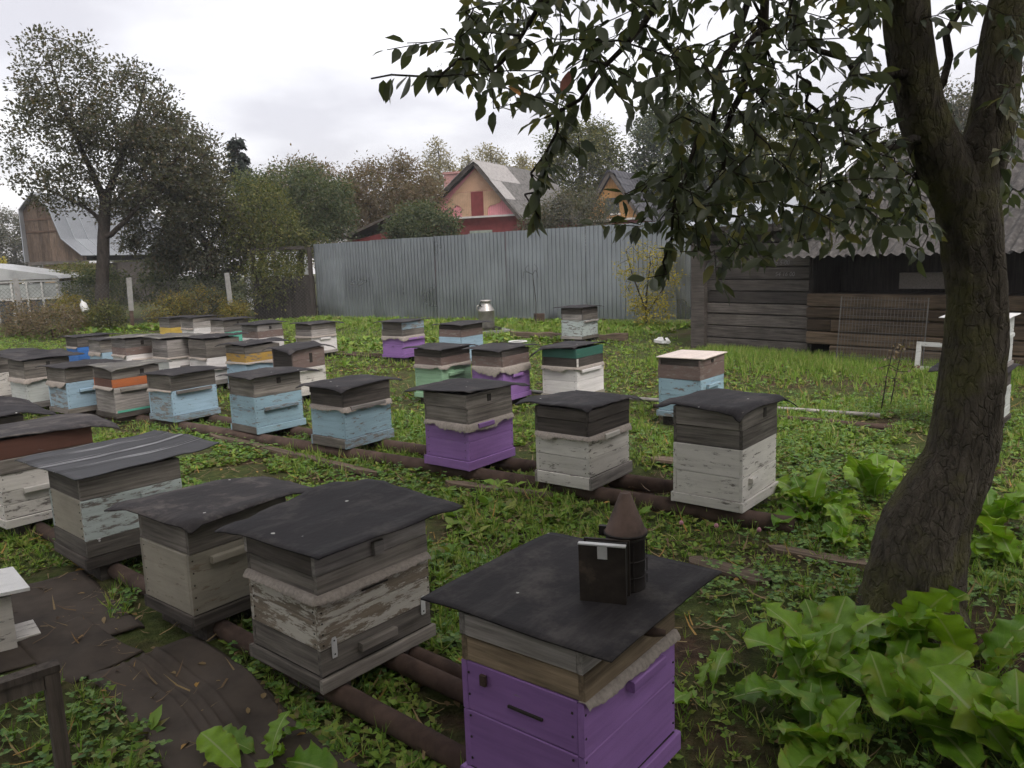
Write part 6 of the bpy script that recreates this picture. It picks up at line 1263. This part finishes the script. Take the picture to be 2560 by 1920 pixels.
plank('bed edging board near the milk can', (-.0, 17.2), (2.35, 15.85), .10, .12, .02)
plank('light board lying right behind the flaking white hive', (1.15, 6.55), (1.55, 6.35), .16, .02, .05)

def rub_mat(label, a, b, w, ridges, seed, mat='rubbermat'):
    a = Vector((*a, 0)); b = Vector((*b, 0)); d = b-a; L = d.length; nx, ny = 60, 61 if ridges else 25
    ang = math.atan2(d.y, d.x); xs = np.linspace(0, L, nx); ys = np.linspace(-w/2, w/2, ny); X, Y = np.meshgrid(xs, ys)
    wob = .05*(vnoise(X*1.6+seed, seed, 1.0)-.5)*2; gxw = a.x+X*math.cos(ang)-(Y+wob)*math.sin(ang); gyw = a.y+X*math.sin(ang)+(Y+wob)*math.cos(ang)
    Z = ground_z(gxw, gyw)+.014+.02*fbm(X+seed, Y, 2.0)
    if ridges:
        for c0 in (-.09, -.045, .0, .06): Z = Z+.011*np.exp(-((Y-c0-.0*X)/.011)**2)
    ragged = (np.abs(Y) > w*.46)*(-.02); Z = Z+ragged
    V = np.concatenate([np.stack([gxw, gyw, Z], -1).reshape(-1, 3), np.stack([gxw, gyw, Z-.012], -1).reshape(-1, 3)]); i = np.arange(nx*ny).reshape(ny, nx); n_ = nx*ny
    F = [np.stack([i[:-1,:-1], i[:-1,1:], i[1:,1:], i[1:,:-1]], -1).reshape(-1, 4)]; F.append(F[0][:, ::-1]+n_)
    ed = np.concatenate([i[0, :], i[1:, -1], i[-1, -2::-1], i[-2:0:-1, 0]]); e2 = np.roll(ed, -1); F.append(np.stack([e2, ed, ed+n_, e2+n_], -1))
    new('rubber_mat', me_np('rubber_mat', V, np.concatenate(F), True), M_[mat], None, None, None, None, label, 'mat', 'rubber strips laid on the path')
rub_mat('long ridged rubber strip on the path below the peeling hive', (-1.75, 3.48), (-.45, 2.1), .52, True, 3)
rub_mat('flat dark rubber piece beside the white box', (-2.85, 4.35), (-2.15, 3.55), .7, False, 5)
rub_mat('small brownish rubber piece between the two larger mats', (-2.35, 3.75), (-1.85, 3.42), .34, False, 8)

# ------------------------------------------------------------------ wooden stand and white box at the left edge
M_['standwood'] = wood('damp_stand_wood', (.12, .10, .085), .5, axis='z')
sd = thing('wooden_stand', 'weathered wooden stand leg at the lower left corner', 'stand', (-1.55, 2.45, 0), R(42))
MB().box(-.022, .022, -.022, .022, 0, .5).build('leg', M_['standwood'], sd); MB().box(-.63, -.59, -.022, .022, 0, .5).build('leg', M_['standwood'], sd)
MB().box(-.66, .025, -.025, .025, .502, .525).build('top_rail', M_['standwood'], sd); MB().box(-.588, -.024, -.012, .012, .45, .5).build('apron', M_['standwood'], sd)
wb = thing('nucleus_box', 'small white box with tilted white lid at the left edge', 'box', (-2.62, 3.62, .03), R(40))
MB().box(-.2, .14, -.17, .17, 0, .26).build('box', M_['white'], wb); MB().box(-.26, .20, -.24, .24, .275, .29).build('lid', M_['tinwhite'], wb, rot=(R(-4), R(3), 0))
MB().lathe([(0, 0), (.028, 0), (.028, .004)], 16).build('entrance_hole', M_['hole'], wb, rot=(0, R(90), 0), loc=(.1405, -.02, .14)); MB().box(.141, .25, -.10, .10, .0, .012).build('landing_board', M_['white'], wb)

# ------------------------------------------------------------------ window frame and mesh by the shed
fw = thing('window_frame', 'white window frame with wire mesh leaning by the shed', 'window frame', (5.62, 11.0, .02), sa); fw.scale = (.76, .76, .76)
for x in (0, .62): MB().box(x, x+.08, -.03, .03, 0, .52).build('stile', M_['whiteframe'], fw, rot=(R(-8), 0, 0))
for z in (0, .44): MB().box(.081, .619, -.029, .029, z, z+.08).build('rail', M_['whiteframe'], fw, rot=(R(-8), 0, 0))
mb = MB()
for i in range(14): mb.bar((.09+i*.04, 0, .08), (.09+i*.04, 0, .44), .004)
for i in range(9): mb.bar((.085, .001, .1+i*.04), (.615, .001, .1+i*.04), .004)
mb.build('mesh', M_['wire'], fw, kind='stuff', rot=(R(-8), 0, 0))
wp = thing('wire_panel', 'rusty wire mesh panel leaning against the log wall', 'wire panel', (4.95, 12.05, 0), sa)
mb = MB()
for i in range(26): mb.bar((i*.05, 0, 0), (i*.05, .12, 1.0), .005)
for i in range(9): mb.bar((0, .12*i/8, i*.12), (1.25, .12*i/8, i*.12), .005)
mb.build('wires', M_['wire'], wp, kind='stuff')
MB().bar((0, 0, 0), (0, .12, 1.0), .014).build('edge_rod', M_['wire'], wp); MB().bar((1.25, 0, 0), (1.25, .12, 1.0), .014).build('edge_rod', M_['wire'], wp)

# ------------------------------------------------------------------ odds and ends
rg = [(.11*math.cos(R(a)), .09*math.sin(R(a)), 0) for a in range(0, 361, 20)]
MB().tube(rg, .009, 6, False).build('white_ring', M_['tinwhite'], None, smooth=True, loc=(.09, 9.85, .735), label='white plastic ring lying on the purple hive cover', cat='ring')
bo = thing('plastic_jug', 'white plastic jug hung upside down on the chain link fence', 'jug', (-12.25, 23.15, .75), 0)
MB().lathe([(.02, -.19), (.022, -.16), (.09, -.08), (.10, .0), (.10, .14), (.08, .17)], 18).build('jug_body', M_['tinwhite'], bo, smooth=True, rot=(R(10), R(160), 0))
MB().lathe([(.025, -.215), (.025, -.185)], 12).build('cap', M_['fadedblue'], bo, rot=(R(10), R(160), 0))
tn = thing('rusty_tin', 'small rusty tin standing at the foot of the metal fence', 'tin', (.75, 20.3, 0), .2)
MB().box(-.12, .12, -.1, .1, 0, .3).build('tin_side', M_['rust'], tn)
r = np.random.default_rng(55)
sp_ = thing('bare_sapling', 'thin leafless sapling in front of the metal fence', 'sapling', (.65, 19.9, 0))
pos, par, rad, paths = grow([([(0,0,0), (.02,0,.6), (-.05,0,1.3)], [.012,.010,.006])], ell(r, 12, (-.1,0,1.2), (.25,.15,.5)), r, .15, .8)
v, f = limbs(pos, par, radii(par, rad, .004), np.ones(len(par), bool), 4); new('stem', me_np('stem', v, f), M_['bark'], sp_)
for x, y, lb in ((3.9, 8.3, 'dry dark weed stalk by the end of the steel pipe'), (4.15, 8.6, 'thin leafy brown stalk beside the forked trunk')):
    t = thing('weed_stalk', lb, 'weed', (x, y, 0)); pos, par, rad, paths = grow([([(0,0,0), (.05,0,.4), (.12,0,.75)], [.008,.006,.004])], ell(r, 9, (.1,0,.5), (.16,.12,.3)), r, .1, .8)
    v, f = limbs(pos, par, radii(par, rad, .003), np.ones(len(par), bool), 4); new('stem', me_np('stem', v, f), M_['bark'], t)
    ends = np.array([pos[p[-1]] for p in paths]); v, f = cluster_leaves(r, ends, 4, .03, .05); new('foliage', me_np('foliage', v, f), LF['reddish'], t, kind='stuff')
for i, (x, y) in enumerate(((2.85, 15.3), (2.95, 15.1))):
    MB().box(-.09, .09, -.05, .05, 0, .05).add([(-.09,-.05,.051),(.09,-.05,.051),(.06,.02,.12),(-.02,.03,.10)], [(0,1,2,3)]).build('white_scrap', M_['tinwhite'], None, loc=(x, y, .03), rot=(.1, .2, i*.9), label=('pointed white scrap in the grass before the shed', 'flat white scrap in the grass before the shed')[i], cat='scrap')

# ------------------------------------------------------------------ horseradish plants
N = NT('horseradish_leaf', .45, 0, .4)
uvn = N.n('ShaderNodeUVMap'); s_ = N.n('ShaderNodeSeparateXYZ', i0=uvn.outputs[0])
ax = N.n('ShaderNodeMath', _operation='ABSOLUTE', i0=N.n('ShaderNodeMath', _operation='SUBTRACT', i0=s_.outputs[0], i1=.5).outputs[0]).outputs[0]
rib = N.ramp(ax, [(.018, 1.0), (.04, 0.0)])
vv = N.n('ShaderNodeMath', _operation='FRACT', i0=N.n('ShaderNodeMath', _operation='MULTIPLY_ADD', i0=ax, i1=-7.0, i2=N.n('ShaderNodeMath', _operation='MULTIPLY', i0=s_.outputs[1], i1=9.0).outputs[0]).outputs[0]).outputs[0]
side = N.ramp(vv, [(.0, .5), (.08, .0), (.93, .0), (1.0, .5)])
oi = N.n('ShaderNodeObjectInfo')
lc = N.ramp(oi.outputs['Random'], [(0, (.11,.25,.016)), (.35, (.18,.35,.024)), (.7, (.28,.46,.04)), (1, (.15,.29,.04))])
nn = N.noise(N.coords((9,9,9)), 1, 5, .6); lc = N.mix(.6, lc, N.ramp(nn, [(.3, (.55,.6,.5)), (.65, (1,1,1))]), 'MULTIPLY')
eg = N.n('ShaderNodeMath', _operation='MULTIPLY_ADD', i0=N.noise(N.coords((14,14,14)), 1, 4, .7), i1=.5, i2=ax).outputs[0]
lc = N.mix(N.ramp(eg, [(.70, 0.), (.80, .8)]), lc, (.17,.12,.04)); lc = N.mix(N.ramp(N.noise(N.coords((3,3,3)), 1, 3, .5), [(.56, 0.), (.72, .6)]), lc, (.34,.36,.06))
lc = N.mix(N.n('ShaderNodeMath', _operation='MULTIPLY', i0=side, i1=.6).outputs[0], lc, (.24,.34,.10)); lc = N.mix(rib, lc, (.33,.42,.16)); N.color(lc); N.bump(nn, .4, .01)
tr = N.n('ShaderNodeBsdfTranslucent'); N.link(N.mix(1.0, lc, (1, 1, .5), 'MULTIPLY'), tr.inputs[0]); mx = N.n('ShaderNodeMixShader', Fac=.38, i1=N.b.outputs[0], i2=tr.outputs[0]); N.link(mx.outputs[0], N.o.inputs[0])
M_['horseradish'] = N.m
def big_leaf(seed):
    r = np.random.default_rng(seed); nx, ny = 9, 22; V = []; UV = []; F = []
    arch = r.uniform(.25, .7); tw = r.uniform(-.5, .5); wd_ = r.uniform(.17, .245)
    for j in range(ny):
        t = j/(ny-1); st = .16
        if t < st: w = .012
        else:
            q = (t-st)/(1-st); w = wd_*min(1, (q/.5)**.65)*(max(0, 1-q**4))**.5+.004
        lob = 1+.09*math.sin(j*2.1+seed)+.09*r.normal()*(t > st)
        for i in range(nx):
            u = i/(nx-1)*2-1; x = u*w*(lob if abs(u) > .6 else 1)
            ruf = .055*math.sin(j*1.35+(2 if u > 0 else 0)+seed)*abs(u)**2*(t > st)+.012*r.normal()*abs(u)*(t > st)
            z = -arch*t**2.2*.55+abs(u)*w*.35+ruf; y = t-.12*arch*t**3
            a = tw*t; V.append((x*math.cos(a)-z*math.sin(a)*.3, y, z+x*math.sin(a))); UV.append((i/(nx-1), t))
    for j in range(ny-1):
        for i in range(nx-1): F.append((j*nx+i, j*nx+i+1, (j+1)*nx+i+1, (j+1)*nx+i))
    m_ = me('big_leaf', V, F, True); ul = m_.uv_layers.new(name='UVMap')
    for l in m_.loops: ul.data[l.index].uv = UV[l.vertex_index]
    m_.materials.append(M_['horseradish']); return m_
BL = [big_leaf(200+i) for i in range(9)]
r = np.random.default_rng(300)
def horseradish(x, y, n_, L, label, spread=(.5, 1.35), dirx=None):
    n_ = int(n_*1.4)
    t = thing('horseradish_plant', label, 'plant', (x, y, 0), 0, 'horseradish plants near the forked tree')
    for i in range(n_):
        a = r.random()*6.283 if dirx is None else dirx+r.normal(0, .9); el = r.uniform(*spread); s = L*r.uniform(.45, 1.2)
        d = np.array([math.cos(a)*math.cos(el), math.sin(a)*math.cos(el), math.sin(el)]); fr = frames(d[None], np.array([[0, 0, 1.]])+r.normal(0, .25, (1, 3)))[0]
        if fr[2, 2] < 0: fr[:, 0] *= -1; fr[:, 2] *= -1
        o = new('leaf', BL[r.integers(9)], None, t); q = Matrix(fr.tolist()).to_4x4() @ Matrix.Scale(s, 4); q.translation = (r.normal(0, .05), r.normal(0, .05), .0); o.matrix_local = q
horseradish(1.62, 3.28, 12, .40, 'horseradish clump against the foot of the forked trunk')
horseradish(1.22, 3.12, 10, .36, 'horseradish clump left of the trunk foot, before grassy patch')
horseradish(1.42, 2.74, 13, .42, 'largest horseradish clump in the lower right foreground')
horseradish(1.78, 2.95, 12, .42, 'horseradish clump at the right edge below the trunk')
horseradish(1.08, 2.62, 9, .34, 'horseradish clump right of the smoker hive at the bottom')
horseradish(1.72, 2.52, 10, .38, 'horseradish clump in the bottom right corner')
horseradish(1.0, 2.92, 6, .33, 'horseradish clump between the smoker hive and larger clumps')
horseradish(.80, 2.98, 4, .30, 'few horseradish leaves touching the smoker hive side', (.3, .8))
horseradish(2.02, 5.10, 12, .40, 'horseradish clump right behind the tall white hive')
horseradish(2.55, 5.45, 9, .42, 'horseradish clump between the white hive and the trunk')
horseradish(1.98, 4.62, 7, .32, 'lower horseradish clump in front of the trunk-side patch')
horseradish(2.95, 4.75, 9, .38, 'horseradish clump right of the trunk by the edge')
horseradish(2.75, 4.25, 8, .36, 'horseradish clump close behind the trunk at right')
horseradish(-.95, 3.15-.45, 5, .24, 'small toothed weed between the beige and peeling hives', (.4, 1.2))
# pink clover heads by the pipe end
for i, (x, y) in enumerate(((1.02, 4.75), (1.22, 4.68), (1.45, 4.58))):
    t = thing('clover_flower', ('pink clover head left of three before the pipe end', 'middle pink clover head before the pipe end', 'pink clover head nearest the open pipe end')[i], 'flower', (x, y, 0), 0, 'pink clover heads')
    MB().tube([(0, 0, 0), (.01, 0, .11)], .002, 5).build('stalk', LF['olive'], t); b_ = MB(); b_.lathe([(.002, .105), (.012, .112), (.014, .122), (.009, .133), (.001, .137)], 10).build('flower_head', plain('clover_pink', (.45, .22, .26), .8), t, smooth=True)

# ------------------------------------------------------------------ damp autumn air
hz = bpy.data.materials.new('damp_air'); hz.use_nodes = True; hz.node_tree.nodes.clear()
ho = hz.node_tree.nodes.new('ShaderNodeOutputMaterial'); hv = hz.node_tree.nodes.new('ShaderNodeVolumePrincipled')
hv.inputs['Color'].default_value = (.86, .88, .92, 1); hv.inputs['Density'].default_value = 0.0011; hv.inputs['Anisotropy'].default_value = 0.0
hz.node_tree.links.new(hv.outputs[0], ho.inputs['Volume'])
MB().box(-112, 112, -104, 120, -1.2, 14.0).build('haze', hz, None, kind='stuff', label='thin damp haze over the gardens', cat='haze')
